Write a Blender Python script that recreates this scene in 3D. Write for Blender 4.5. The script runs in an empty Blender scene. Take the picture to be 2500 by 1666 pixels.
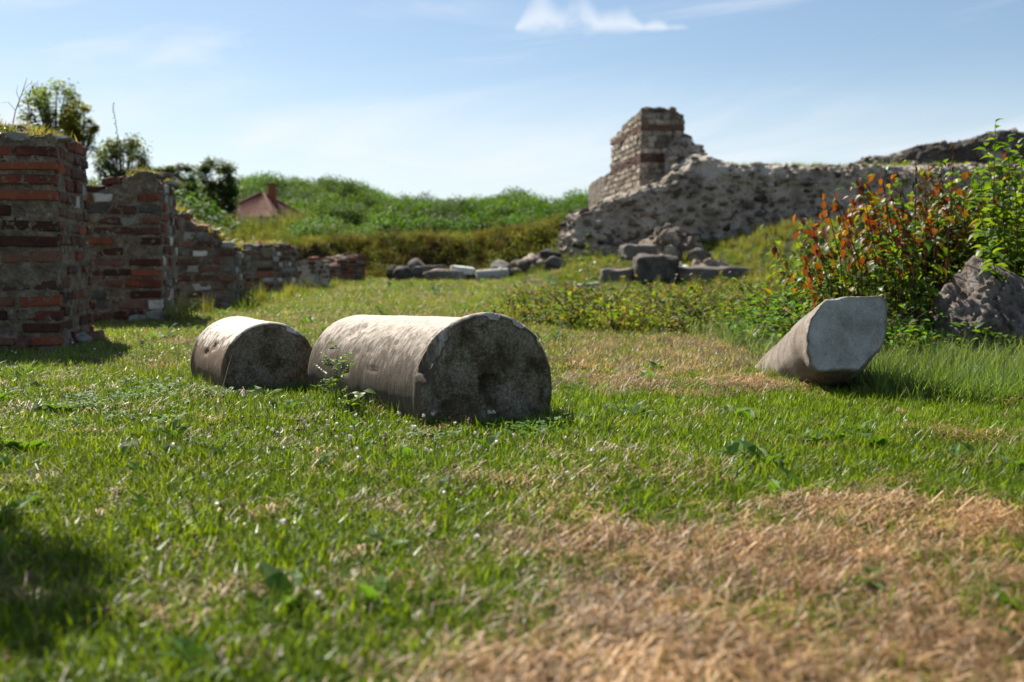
import bpy, bmesh, math, random
import numpy as np
from mathutils import Vector, Matrix, Euler

rnd = random.Random(7)
rng = np.random.default_rng(7)
R = math.radians
scene = bpy.context.scene
COL = scene.collection

# ------------------------------------------------------------------ camera, sky, sun, exposure
EYE, FPX = 0.85, 2430.0
PITCH = math.atan(193.0 / FPX)
cam_d = bpy.data.cameras.new('camera')
cam_d.sensor_width = 36.0
cam_d.lens = 36.0 * FPX / 2500.0
cam_d.clip_start = 0.05
cam_d.clip_end = 3000.0
cam_d.dof.use_dof = True
cam_d.dof.focus_distance = 5.75
cam_d.dof.aperture_fstop = 1.9
cam = bpy.data.objects.new('camera', cam_d)
cam.location = (0, 0, EYE)
cam.rotation_euler = (math.pi / 2 - PITCH, 0, 0)
COL.objects.link(cam)
scene.camera = cam

SUN_AZ, SUN_EL = R(-34.0), R(47.0)            # azimuth from +Y, negative is to the left
world = bpy.data.worlds.new('World')
scene.world = world
world.use_nodes = True
wn, wl = world.node_tree.nodes, world.node_tree.links
wn.clear()


def N(t, kind, **kw):
    n = t.new(kind)
    for k, v in kw.items():
        if k == 'inp':
            for kk, vv in v.items():
                n.inputs[kk].default_value = vv
        else:
            setattr(n, k, v)
    return n


def build_world():
    out = N(wn, 'ShaderNodeOutputWorld')
    bg = N(wn, 'ShaderNodeBackground', inp={'Strength': 0.055})
    sky = N(wn, 'ShaderNodeTexSky', sky_type='NISHITA', sun_disc=False, sun_elevation=SUN_EL,
            sun_rotation=SUN_AZ, altitude=200.0, air_density=1.0, dust_density=0.7, ozone_density=1.3)
    tc = N(wn, 'ShaderNodeTexCoord')
    sep = N(wn, 'ShaderNodeSeparateXYZ')
    wl.new(tc.outputs['Generated'], sep.inputs[0])

    def math_(op, a, b=None, c=None, clamp=False):
        m = N(wn, 'ShaderNodeMath', operation=op, use_clamp=clamp)
        for i, v in enumerate((a, b, c)):
            if v is None:
                continue
            if isinstance(v, (int, float)):
                m.inputs[i].default_value = v
            else:
                wl.new(v, m.inputs[i])
        return m.outputs[0]

    def mapr(v, a, b, c=0.0, d=1.0):
        m = N(wn, 'ShaderNodeMapRange', interpolation_type='SMOOTHSTEP', inp={1: a, 2: b, 3: c, 4: d})
        wl.new(v, m.inputs[0])
        return m.outputs[0]

    el = math_('ARCSINE', sep.outputs['Z'])
    az = math_('ARCTAN2', sep.outputs['X'], sep.outputs['Y'])
    # thin high cirrus over the whole sky: noise stretched sideways, thickest in a belt low over the horizon
    elp = math_('MULTIPLY_ADD', az, -0.13, el)
    cv = N(wn, 'ShaderNodeCombineXYZ')
    wl.new(math_('MULTIPLY', az, 2.2), cv.inputs[0])
    wl.new(math_('MULTIPLY', elp, 13.0), cv.inputs[1])
    n1 = N(wn, 'ShaderNodeTexNoise', inp={'Scale': 1.0, 'Detail': 7.0, 'Roughness': 0.55, 'Distortion': 0.6})
    wl.new(cv.outputs[0], n1.inputs['Vector'])
    streak = mapr(n1.outputs['Fac'], 0.42, 0.70)
    belt = mapr(math_('MULTIPLY_ADD', n1.outputs['Fac'], -0.10, el), 0.160, 0.040)
    veil = math_('MULTIPLY', math_('MULTIPLY_ADD', streak, 0.55, 0.40), belt)
    high = math_('MULTIPLY', mapr(n1.outputs['Fac'], 0.50, 0.72), math_('MULTIPLY', mapr(el, 0.9, 0.17), 0.55))
    # a row of small fair-weather puffs sharing one flat base
    cv2 = N(wn, 'ShaderNodeCombineXYZ')
    wl.new(math_('MULTIPLY', az, 26.0), cv2.inputs[0])
    wl.new(math_('MULTIPLY', el, 34.0), cv2.inputs[1])
    n2 = N(wn, 'ShaderNodeTexNoise', inp={'Scale': 1.0, 'Detail': 5.0, 'Roughness': 0.5, 'Distortion': 0.35})
    wl.new(cv2.outputs[0], n2.inputs['Vector'])
    cv3 = N(wn, 'ShaderNodeCombineXYZ')
    azw = math_('ADD', az, math_('MULTIPLY', math_('SUBTRACT', n2.outputs['Fac'], 0.5), 0.018))
    wl.new(math_('MULTIPLY', azw, 50.0), cv3.inputs[0])
    n3 = N(wn, 'ShaderNodeTexNoise', inp={'Scale': 1.0, 'Detail': 0.0, 'Roughness': 0.4})
    wl.new(cv3.outputs[0], n3.inputs['Vector'])
    base = math_('MULTIPLY_ADD', az, -0.015, 0.2235)
    height = math_('MULTIPLY', math_('MULTIPLY', mapr(az, -0.002, 0.016), mapr(az, 0.205, 0.045)),
                   math_('MULTIPLY_ADD', n3.outputs['Fac'], 0.046, 0.003))
    rel = math_('DIVIDE', math_('SUBTRACT', el, base), math_('MAXIMUM', height, 0.0008))
    puff = math_('MULTIPLY', mapr(rel, -0.38, 0.42), mapr(rel, 1.45, 0.05))
    puff = math_('MULTIPLY', puff, mapr(n2.outputs['Fac'], 0.18, 0.52))
    front = mapr(sep.outputs['Y'], 0.0, 0.1)
    puff = math_('MULTIPLY', math_('MULTIPLY', puff, math_('MULTIPLY', front, mapr(height, 0.0025, 0.008))), 0.8)
    cover = math_('MAXIMUM', math_('ADD', math_('MAXIMUM', veil, high), 0.05), puff, clamp=True)
    mix = N(wn, 'ShaderNodeMix', data_type='RGBA')
    wl.new(cover, mix.inputs['Factor'])
    grade = N(wn, 'ShaderNodeMix', data_type='RGBA', blend_type='MULTIPLY')
    grade.inputs['Factor'].default_value = 1.0
    wl.new(sky.outputs[0], grade.inputs['A'])
    grade.inputs['B'].default_value = (0.94, 1.0, 1.02, 1)
    wl.new(grade.outputs['Result'], mix.inputs['A'])
    mix.inputs['B'].default_value = (8.1, 8.6, 9.2, 1)
    wl.new(mix.outputs['Result'], bg.inputs['Color'])
    wl.new(bg.outputs[0], out.inputs[0])


build_world()
sun_d = bpy.data.lights.new('sun', 'SUN')
sun_d.energy = 5.0
sun_d.angle = R(0.5)
sun_d.color = (1.0, 0.94, 0.84)
sun = bpy.data.objects.new('sun', sun_d)
sdir = Vector((math.sin(SUN_AZ) * math.cos(SUN_EL), math.cos(SUN_AZ) * math.cos(SUN_EL), math.sin(SUN_EL)))
sun.rotation_euler = sdir.to_track_quat('Z', 'Y').to_euler()
sun.location = sdir * 60
COL.objects.link(sun)
scene.view_settings.view_transform = 'Standard'
scene.view_settings.look = 'None'
scene.view_settings.gamma = 1.0
scene.view_settings.use_curve_mapping = False
scene.view_settings.exposure = 1.05
scene.render.engine = 'CYCLES'
scene.cycles.use_denoising = True
scene.cycles.max_bounces = 4
scene.cycles.diffuse_bounces = 2
scene.cycles.glossy_bounces = 2
scene.cycles.transmission_bounces = 2
scene.cycles.transparent_max_bounces = 4
scene.cycles.sample_clamp_indirect = 6.0


# ------------------------------------------------------------------ helpers
def S(a, b, t):
    t = np.clip((np.asarray(t, float) - a) / (b - a), 0, 1)
    return t * t * (3 - 2 * t)


def _hash(i, j, k, seed):
    h = (i * 374761393 + j * 668265263 + k * 2147483647 + seed * 974711) & 0xFFFFFFFF
    h = ((h ^ (h >> 13)) * 1274126177) & 0xFFFFFFFF
    h = ((h ^ (h >> 16)) * 2246822519) & 0xFFFFFFFF
    return ((h ^ (h >> 15)) & 0xFFFFFF) / float(0xFFFFFF)


def vnoise(P, seed=0):
    P = np.atleast_2d(np.asarray(P, float))
    I = np.floor(P).astype(np.int64)
    f = P - I
    f = f * f * (3 - 2 * f)
    r = np.zeros(len(P))
    for dx in (0, 1):
        for dy in (0, 1):
            for dz in (0, 1):
                w = (f[:, 0] if dx else 1 - f[:, 0]) * (f[:, 1] if dy else 1 - f[:, 1]) * (f[:, 2] if dz else 1 - f[:, 2])
                r += w * _hash(I[:, 0] + dx, I[:, 1] + dy, I[:, 2] + dz, seed)
    return r * 2 - 1


def fbm(P, oct=4, seed=0, gain=0.5):
    P = np.atleast_2d(np.asarray(P, float))
    r = np.zeros(len(P))
    a, s, tot = 1.0, 1.0, 0.0
    for o in range(oct):
        r += a * vnoise(P * s, seed + o * 17)
        tot += a
        a *= gain
        s *= 2.03
    return r / tot


def n2(x, y, sc, seed=0, oct=3):
    x = np.asarray(x, float).ravel()
    y = np.asarray(y, float).ravel()
    return fbm(np.stack([x * sc, y * sc, np.full(len(x), 3.7)], 1), oct, seed)


def bank_line(x):
    return 43.0 - 13.0 * S(-7.5, -11.0, x)


def H(x, y):
    """height of the terrain"""
    x = np.asarray(x, float)
    y = np.asarray(y, float)
    sh = x.shape
    x = x.ravel()
    y = y.ravel()
    z = 0.03 * n2(x, y, 0.45, 1) * S(-4, 4, np.abs(y) + 4) + 0.012 * n2(x, y, 2.2, 2, 2)
    z += 0.14 * S(24, 38, y)
    z += 0.16 * S(2.2, 4.0, x) * S(6.8, 9.5, y) * S(22, 14, y)
    yb = bank_line(x) + 1.6 * n2(x, y * 0, 0.45, 5)
    bank = (1.85 - .40 * S(-6.5, -9.0, x) * S(-14, -11.5, x) + 0.35 * n2(x, y, 0.22, 6)) * S(-.4, 3.0, y - yb) * S(4.5, 1.5, x)
    z += bank
    z += 0.85 * S(29, 40, y) * S(-1.0, 3.5, x)
    z += 1.25 * S(5.5, 11.0, x + 0.6 * n2(x, y, 0.3, 8)) * S(25, 35, y)
    crest = 6.2 + 3.0 * S(-17, -27, x) + 0.8 * n2(x, y, 0.03, 9)
    z += crest * S(100, 152, y) + 4.0 * S(160, 420, y)
    return z.reshape(sh)


def h1(x, y):
    return float(H(np.array([x]), np.array([y]))[0])


def P(px, py, d):
    """a point of the place seen at photo pixel (px, py), d metres ahead"""
    xc, yc = (px - 1250) / FPX, (833 - py) / FPX
    c, s = math.cos(PITCH), math.sin(PITCH)
    v = Vector((xc, c + yc * s, -s + yc * c))
    return Vector((0, 0, EYE)) + v * (d / v.y)


def mk(name, V, F, mat=None, parent=None, loc=None, smooth=False, link=True):
    me = bpy.data.meshes.new(name)
    me.from_pydata(np.asarray(V, float).tolist(), [], F if isinstance(F, list) else F.tolist())
    if mat is not None:
        for m in (mat if isinstance(mat, (list, tuple)) else [mat]):
            me.materials.append(m)
    if smooth:
        me.polygons.foreach_set('use_smooth', np.ones(len(me.polygons), bool))
    me.update()
    o = bpy.data.objects.new(name, me)
    if link:
        COL.objects.link(o)
    if loc is not None:
        o.location = loc
    if parent is not None:
        o.parent = parent
    return o


def put(name, me, parent=None, loc=(0, 0, 0), rot=(0, 0, 0), scl=(1, 1, 1)):
    o = bpy.data.objects.new(name, me)
    COL.objects.link(o)
    o.location, o.rotation_euler, o.scale = loc, rot, scl
    o.parent = parent
    return o


def tag(o, label=None, cat=None, group=None, kind=None):
    for k, v in (('label', label), ('category', cat), ('group', group), ('kind', kind)):
        if v:
            o[k] = v
    return o


def empty(name, loc, label, cat, group=None, rotz=0.0):
    o = bpy.data.objects.new(name, None)
    o.empty_display_size = 0.2
    o.location = loc
    o.rotation_euler = (0, 0, rotz)
    COL.objects.link(o)
    return tag(o, label, cat, group)


def add_tint(me, cols):
    """cols: one RGB per vertex"""
    a = me.attributes.new('tint', 'FLOAT_COLOR', 'POINT')
    c = np.ones((len(me.vertices), 4), np.float32)
    c[:, :3] = cols
    a.data.foreach_set('color', c.ravel())


_ico = {}


def ico(n):
    if n not in _ico:
        bm = bmesh.new()
        bmesh.ops.create_icosphere(bm, subdivisions=n, radius=1.0)
        bm.verts.ensure_lookup_table()
        V = np.array([v.co[:] for v in bm.verts])
        F = [[v.index for v in f.verts] for f in bm.faces]
        bm.free()
        _ico[n] = (V, F)
    return _ico[n]


def rock_verts(n, dims, seed, planes=9, rough=0.06, fine=0.02, flat=0.75):
    """a faceted stone: a ball cut by random planes, then roughened"""
    V, F = ico(n)
    r = np.random.default_rng(seed)
    nr = r.normal(size=(planes, 3))
    nr /= np.linalg.norm(nr, axis=1)[:, None]
    dd = r.uniform(flat, 1.0, planes)
    dots = V @ nr.T
    rad = np.min(np.where(dots > 0.05, dd[None] / np.maximum(dots, 0.05), 9), axis=1)
    rad = np.minimum(rad, 1.12)
    rad *= 1 + rough * fbm(V * 2.3 + seed * 3.1, 3, seed) + fine * fbm(V * 9 + seed, 3, seed + 5)
    return V * rad[:, None] * np.asarray(dims), F


def rot_mats(yaw, pitch, roll):
    cy, sy, cp, sp, cr, sr = np.cos(yaw), np.sin(yaw), np.cos(pitch), np.sin(pitch), np.cos(roll), np.sin(roll)
    z = np.zeros_like(cy)
    o = np.ones_like(cy)
    Rz = np.stack([np.stack([cy, -sy, z], -1), np.stack([sy, cy, z], -1), np.stack([z, z, o], -1)], -2)
    Rx = np.stack([np.stack([o, z, z], -1), np.stack([z, cp, -sp], -1), np.stack([z, sp, cp], -1)], -2)
    Ry = np.stack([np.stack([cr, z, sr], -1), np.stack([z, o, z], -1), np.stack([-sr, z, cr], -1)], -2)
    return Rz @ Rx @ Ry


# a leaf lies along +Y, folded on its midrib, tip curling down
LEAF_V = np.array([(0, 0, 0), (-.27, .30, .09), (0, .33, 0), (.27, .30, .09), (-.24, .64, .03), (0, .68, -.05), (.24, .64, .03), (0, 1, -.20)])
LEAF_F = [[0, 2, 1], [0, 3, 2], [1, 2, 5, 4], [2, 3, 6, 5], [4, 5, 7], [5, 6, 7]]
QUAD_V = np.array([(0, 0, 0), (-.30, .45, .06), (.30, .45, .06), (0, 1, -.06)])
QUAD_F = [[0, 2, 1], [1, 2, 3]]


def leaf_cloud(pos, yaw, pitch, roll, size, tv=LEAF_V, tf=LEAF_F, width=None):
    n = len(pos)
    M = rot_mats(yaw, pitch, roll)
    T = np.repeat(tv[None], n, 0)
    if width is not None:
        T = T * np.stack([width, np.ones(n), np.ones(n)], -1)[:, None, :]
    V = np.einsum('nij,nkj->nki', M, T) * size[:, None, None] + pos[:, None, :]
    k = len(tv)
    F = []
    for f in tf:
        F.append(np.asarray(f)[None] + (np.arange(n) * k)[:, None])
    FL = []
    for a in F:
        FL += a.tolist()
    return V.reshape(-1, 3), FL, k


def tube(pts, radii, sides=6):
    pts = [Vector(p) for p in pts]
    V, F = [], []
    up = Vector((0.3, 0.2, 1)).normalized()
    for i, p in enumerate(pts):
        t = (pts[min(i + 1, len(pts) - 1)] - pts[max(i - 1, 0)]).normalized()
        a = t.cross(up)
        if a.length < 1e-3:
            a = t.cross(Vector((1, 0, 0)))
        a.normalize()
        b = t.cross(a)
        for k in range(sides):
            w = 2 * math.pi * k / sides
            V.append(tuple(p + (a * math.cos(w) + b * math.sin(w)) * radii[i]))
    for i in range(len(pts) - 1):
        for k in range(sides):
            q = (k + 1) % sides
            F.append([i * sides + k, i * sides + q, (i + 1) * sides + q, (i + 1) * sides + k])
    F.append(list(range(sides))[::-1])
    F.append([(len(pts) - 1) * sides + k for k in range(sides)])
    return V, F


def join(parts):
    V, F, n = [], [], 0
    for v, f in parts:
        V += [tuple(p) for p in v]
        F += [[i + n for i in q] for q in f]
        n += len(v)
    return V, F


# ------------------------------------------------------------------ materials
def new_mat(name):
    m = bpy.data.materials.new(name)
    m.use_nodes = True
    m.node_tree.nodes.clear()
    return m, m.node_tree.nodes, m.node_tree.links


def ramp(t, l, fac, stops):
    r = N(t, 'ShaderNodeValToRGB')
    e = r.color_ramp.elements
    while len(e) < len(stops):
        e.new(0.5)
    for i, (p, c) in enumerate(stops):
        e[i].position = p
        e[i].color = (*c, 1)
    l.new(fac, r.inputs[0])
    return r.outputs[0]


def noise(t, l, vec, scale, detail=5, rough=0.6, dist=0.0):
    n = N(t, 'ShaderNodeTexNoise', inp={'Scale': scale, 'Detail': detail, 'Roughness': rough, 'Distortion': dist})
    l.new(vec, n.inputs['Vector'])
    return n.outputs['Fac']


def mixc(t, l, fac, a, b, mode='MIX'):
    m = N(t, 'ShaderNodeMix', data_type='RGBA', blend_type=mode)
    for sock, v in (('Factor', fac), ('A', a), ('B', b)):
        if isinstance(v, tuple):
            m.inputs[sock].default_value = (*v, 1)
        elif isinstance(v, (int, float)):
            m.inputs[sock].default_value = v
        else:
            l.new(v, m.inputs[sock])
    return m.outputs['Result']


def mth(t, l, op, a, b=0.0, clamp=False):
    m = N(t, 'ShaderNodeMath', operation=op, use_clamp=clamp)
    for i, v in enumerate((a, b)):
        if isinstance(v, (int, float)):
            m.inputs[i].default_value = v
        else:
            l.new(v, m.inputs[i])
    return m.outputs[0]


def mrange(t, l, v, a, b, c=0.0, d=1.0):
    m = N(t, 'ShaderNodeMapRange', interpolation_type='SMOOTHSTEP', inp={1: a, 2: b, 3: c, 4: d})
    l.new(v, m.inputs[0])
    return m.outputs[0]


def finish(t, l, color, rough=0.9, bump=None, bstr=0.4, bdist=0.02, spec=0.3):
    b = N(t, 'ShaderNodeBsdfPrincipled', inp={'Roughness': rough, 'Specular IOR Level': spec})
    if isinstance(color, tuple):
        b.inputs['Base Color'].default_value = (*color, 1)
    else:
        l.new(color, b.inputs['Base Color'])
    if bump is not None:
        bn = N(t, 'ShaderNodeBump', inp={'Strength': bstr, 'Distance': bdist})
        l.new(bump, bn.inputs['Height'])
        l.new(bn.outputs[0], b.inputs['Normal'])
    o = N(t, 'ShaderNodeOutputMaterial')
    l.new(b.outputs[0], o.inputs[0])


def stone_mat(name, stops, scale=3.0, bscale=30.0, bstr=0.5, bdist=0.02, vary=0.35, spots=None, rough=0.92):
    m, t, l = new_mat(name)
    tc = N(t, 'ShaderNodeTexCoord')
    geo = N(t, 'ShaderNodeNewGeometry')
    oi = N(t, 'ShaderNodeObjectInfo')
    vec = geo.outputs['Position']
    a = noise(t, l, vec, scale, 6, 0.65, 0.3)
    b = noise(t, l, vec, scale * 6, 5, 0.7)
    f = mth(t, l, 'ADD', mth(t, l, 'MULTIPLY', a, 0.65), mth(t, l, 'MULTIPLY', b, 0.35))
    f = mth(t, l, 'ADD', f, mth(t, l, 'MULTIPLY', mth(t, l, 'SUBTRACT', oi.outputs['Random'], 0.5), vary))
    c = ramp(t, l, mrange(t, l, f, 0.25, 0.75), stops)
    if spots:
        sp = mrange(t, l, noise(t, l, vec, spots[1], 4, 0.7), spots[2], spots[2] + 0.08)
        c = mixc(t, l, sp, c, spots[0])
    h = mth(t, l, 'ADD', noise(t, l, vec, bscale, 6, 0.7), mth(t, l, 'MULTIPLY', noise(t, l, vec, bscale * 0.25, 3), 1.0))
    finish(t, l, c, rough, h, bstr, bdist)
    return m


def leaf_mat(name, inst=False, trans=0.45, rough=0.4, spec=0.5, bright=1.0):
    m, t, l = new_mat(name)
    at = N(t, 'ShaderNodeAttribute', attribute_name='tint', attribute_type='GEOMETRY')
    c = at.outputs['Color']
    if inst:
        ai = N(t, 'ShaderNodeAttribute', attribute_name='itint', attribute_type='INSTANCER')
        c = mixc(t, l, 1.0, c, ai.outputs['Color'], 'MULTIPLY')
    p = N(t, 'ShaderNodeBsdfPrincipled', inp={'Roughness': rough, 'Specular IOR Level': spec})
    l.new(c, p.inputs['Base Color'])
    tr = N(t, 'ShaderNodeBsdfTranslucent')
    c2 = mixc(t, l, 1.0, c, (1.6 * bright, 1.5 * bright, 0.45 * bright), 'MULTIPLY')
    l.new(c2, tr.inputs['Color'])
    mx = N(t, 'ShaderNodeMixShader', inp={0: trans})
    l.new(p.outputs[0], mx.inputs[1])
    l.new(tr.outputs[0], mx.inputs[2])
    o = N(t, 'ShaderNodeOutputMaterial')
    l.new(mx.outputs[0], o.inputs[0])
    return m


M = {}
M['brick'] = stone_mat('brick', [(0.0, (.05, .022, .016)), (.35, (.11, .037, .024)), (.6, (.17, .05, .03)), (1.0, (.27, .08, .04))], 5, 45, .8, .02, .5, ((.21, .165, .12), 8, .57))
M['brick_dull'] = stone_mat('brick_dull', [(0.0, (.065, .032, .022)), (.5, (.125, .056, .037)), (1.0, (.20, .10, .068))], 5, 45, .6, .015, .35, ((.17, .145, .115), 9, .56))
M['mortar'] = stone_mat('mortar', [(0.0, (.08, .059, .038)), (.5, (.20, .155, .107)), (1.0, (.44, .365, .28))], 7, 24, 1.0, .04, 0.0, ((.06, .05, .04), 7, .6))
M['greystone'] = stone_mat('greystone', [(0.0, (.075, .07, .058)), (.5, (.155, .145, .12)), (1.0, (.31, .30, .27))], 5, 35, .6, .02, .5, ((.16, .13, .07), 6, .6))
M['palestone'] = stone_mat('palestone', [(0.0, (.30, .28, .24)), (.5, (.46, .43, .38)), (1.0, (.66, .63, .58))], 6, 30, .5, .02, .3)
M['rubble'] = stone_mat('rubble', [(0.0, (.085, .066, .048)), (.45, (.215, .172, .13)), (.75, (.35, .285, .222)), (1.0, (.52, .44, .355))], 1.3, 9, .9, .06, .3, ((.10, .08, .06), 2.2, .58))
M['ruin'] = stone_mat('ruin', [(0.0, (.045, .036, .027)), (.35, (.13, .105, .08)), (.65, (.27, .22, .17)), (1.0, (.50, .43, .35))], .55, 7, 1.0, .09, .35, ((.40, .345, .28), .75, .57))
M['darkstone'] = stone_mat('darkstone', [(0.0, (.030, .026, .021)), (.5, (.066, .057, .046)), (1.0, (.15, .13, .108))], 3, 22, .7, .03, .4)
M['marble_slab'] = stone_mat('marble_slab', [(0.0, (.55, .50, .42)), (.5, (.70, .66, .58)), (1.0, (.80, .77, .70))], 3, 14, .3, .02, 0.1)
M['bark'] = stone_mat('bark', [(0.0, (.035, .025, .018)), (.5, (.09, .07, .05)), (1.0, (.18, .15, .12))], 6, 30, .8, .02, .2)
M['stem'] = stone_mat('stem', [(0.0, (.05, .02, .018)), (.5, (.11, .05, .035)), (1.0, (.17, .10, .06))], 9, 40, .3, .005, .3)
M['stem_green'] = stone_mat('stem_green', [(0.0, (.07, .10, .02)), (1.0, (.15, .19, .05))], 9, 40, .2, .005, .3)
M['stem_dry'] = stone_mat('stem_dry', [(0.0, (.16, .12, .08)), (1.0, (.36, .29, .2))], 9, 40, .2, .005, .3)
M['plaster'] = stone_mat('plaster', [(0.0, (.5, .48, .44)), (1.0, (.68, .66, .62))], 1, 20, .2, .01, .1)
M['roof_tile'] = stone_mat('roof_tile', [(0.0, (.10, .042, .033)), (.5, (.18, .078, .06)), (1.0, (.27, .13, .10))], 2.5, 8, .3, .02, .2)
M['leaf'] = leaf_mat('leaf', False, .5, .45, .32)
M['leaf_inst'] = leaf_mat('leaf_inst', True, .45, .6, .15)
M['grass'] = leaf_mat('grass', True, .48, .38, .22)
M['clover'] = leaf_mat('clover', True, .45, .55, .2)
M['straw'] = leaf_mat('straw', True, .18, .5, .35)


def ground_mat():
    m, t, l = new_mat('soil_and_turf')
    geo = N(t, 'ShaderNodeNewGeometry')
    vec = geo.outputs['Position']
    at = N(t, 'ShaderNodeAttribute', attribute_name='tint', attribute_type='GEOMETRY')
    a = noise(t, l, vec, 14, 6, .7)
    b = noise(t, l, vec, 1.6, 4, .6)
    v = ramp(t, l, mrange(t, l, mth(t, l, 'ADD', mth(t, l, 'MULTIPLY', a, .6), mth(t, l, 'MULTIPLY', b, .4)), .3, .7),
             [(0.0, (.55, .5, .45)), (1.0, (1.35, 1.4, 1.3))])
    c = mixc(t, l, 1.0, at.outputs['Color'], v, 'MULTIPLY')
    finish(t, l, c, .95, noise(t, l, vec, 40, 6, .7), .8, .03, .1)
    return m


M['ground'] = ground_mat()


def drum_mat(name, side_pale, side_dark, level, soft, seed):
    """weathered marble: pale on top, rain-washed edge, brown grime on the flank (mixed with painted shade on the larger drum), dark lichen crust on the ends"""
    m, t, l = new_mat(name)
    tc = N(t, 'ShaderNodeTexCoord')
    geo = N(t, 'ShaderNodeNewGeometry')
    at = N(t, 'ShaderNodeAttribute', attribute_name='tint', attribute_type='GEOMETRY')   # r = end face, g = height round the drum
    sep = N(t, 'ShaderNodeSeparateColor')
    l.new(at.outputs['Color'], sep.inputs[0])
    vec = tc.outputs['Object']
    mp = N(t, 'ShaderNodeMapping')
    mp.inputs['Scale'].default_value = (1.0, 1.0, 0.16)
    mp.inputs['Location'].default_value = (seed, seed * .3, 0)
    l.new(vec, mp.inputs[0])
    streak = noise(t, l, mp.outputs[0], 26, 6, .7, .4)
    blot = noise(t, l, vec, 5, 6, .65, .3)
    fine = noise(t, l, vec, 70, 5, .75)
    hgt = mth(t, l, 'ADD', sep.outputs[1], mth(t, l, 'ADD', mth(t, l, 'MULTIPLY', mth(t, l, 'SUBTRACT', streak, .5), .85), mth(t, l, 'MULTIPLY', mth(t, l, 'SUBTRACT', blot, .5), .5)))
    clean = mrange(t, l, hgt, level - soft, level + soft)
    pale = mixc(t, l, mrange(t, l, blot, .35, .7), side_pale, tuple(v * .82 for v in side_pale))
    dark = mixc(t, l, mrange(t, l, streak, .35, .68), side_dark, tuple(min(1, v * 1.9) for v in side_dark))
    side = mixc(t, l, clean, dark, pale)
    side = mixc(t, l, mrange(t, l, fine, .60, .72, 0, .45), side, tuple(v * .55 for v in side_dark))
    lich = noise(t, l, vec, 5.5, 9, .82, .3)
    crust = ramp(t, l, mrange(t, l, mth(t, l, 'ADD', mth(t, l, 'MULTIPLY', lich, .7), mth(t, l, 'MULTIPLY', fine, .3)), .34, .68),
                 [(0.0, (.016, .013, .008)), (.30, (.055, .041, .018)), (.58, (.115, .092, .058)), (.80, (.23, .205, .16)), (1.0, (.38, .355, .30))])
    bare = ramp(t, l, mrange(t, l, fine, .35, .65), [(0.0, (.10, .082, .058)), (1.0, (.27, .238, .19))])
    crust = mixc(t, l, mrange(t, l, mth(t, l, 'ADD', mth(t, l, 'MULTIPLY', noise(t, l, vec, 2.6, 6, .7, .8), .8), mth(t, l, 'MULTIPLY', lich, .2)), .47, .60, 0, .75), crust, bare)
    col = mixc(t, l, sep.outputs[0], side, crust)
    hb = mth(t, l, 'ADD', mth(t, l, 'MULTIPLY', noise(t, l, vec, 90, 6, .75), .5), noise(t, l, mp.outputs[0], 60, 5, .7))
    finish(t, l, col, .86, hb, .55, .008, .35)
    return m


# ------------------------------------------------------------------ ground
def build_ground():
    ys = np.concatenate([np.arange(-30, 0, 1.5), np.arange(0, 14, 0.14), np.arange(14, 26, 0.3), np.arange(26, 50, 0.42), np.geomspace(50.5, 900, 46)])
    u = np.linspace(-1, 1, 181)
    X, Y = [], []
    rows = []
    for y in ys:
        w = 14 + 1.15 * max(y, 0) + (0 if y < 150 else (y - 150) * 1.0)
        rows.append(np.stack([u * w * (0.35 + 0.65 * np.abs(u)), np.full(len(u), y)], 1))
    A = np.concatenate(rows)
    z = H(A[:, 0], A[:, 1])
    V = np.column_stack([A, z])
    nx, ny = len(u), len(ys)
    i = np.arange(nx * ny).reshape(ny, nx)
    F = np.stack([i[:-1, :-1], i[:-1, 1:], i[1:, 1:], i[1:, :-1]], -1).reshape(-1, 4)
    o = mk('ground', V, F, M['ground'], smooth=True)
    x, y = V[:, 0], V[:, 1]
    dr = dryness(x, y)[:, None]
    green, straw = np.array((.025, .036, .010)), np.array((.075, .048, .027))
    c = green * (1 - dr) + straw * dr
    yb = bank_line(x)
    onbank = (S(-.3, .3, y - yb) * S(2.4, 1.7, y - yb) * S(4.5, 1.5, x))[:, None]
    c = c * (1 - onbank) + np.array((.065, .042, .023)) * onbank
    far = S(46, 60, y)[:, None]
    c = c * (1 - far) + np.array((.05, .08, .02)) * far
    add_tint(o.data, c)
    tag(o, 'uneven grassy ground running back to the earth bank', None, None, 'structure')


DRY = [  # x, y, rx, ry, amount
    (0.86, 2.25, .86, .60, 1.0), (0.80, 2.75, .58, .32, 1.0), (1.25, 3.15, .55, .34, .85), (0.20, 2.85, .34, .16, .8), (-.2, 3.25, .45, .12, .35),
    (0.62, 1.9, .8, .4, .9), (-.05, 3.62, .4, .12, .25), (1.7, 8.6, 1.5, 2.6, .62), (0.9, 7.2, .9, .9, .5), (2.0, 11.5, 1.8, 1.6, .5), (0.1, 10.5, 1.0, 1.6, .4), (-3.2, 10.6, .7, .6, .6),
    (-2.9, 8.2, .8, .5, .4), (-3.5, 14.5, 2.2, 2.2, .35), (-1.0, 14.0, 2.5, 2.5, .3), (2.3, 4.6, .3, .2, .3)]


def dryness(x, y):
    x = np.asarray(x, float).ravel()
    y = np.asarray(y, float).ravel()
    wob = 0.42 * n2(x, y, 2.6, 21, 4)
    holes = np.clip(.72 + .85 * n2(x, y, 3.4, 22, 3), .12, 1)
    d = np.zeros(len(x))
    for cx, cy, rx, ry, a in DRY:
        r = np.sqrt(((x - cx) / rx) ** 2 + ((y - cy) / ry) ** 2) + wob
        d = np.maximum(d, a * S(1.12, 0.78, r))
    return np.where(y < 5, d * holes, d)


build_ground()


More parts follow.
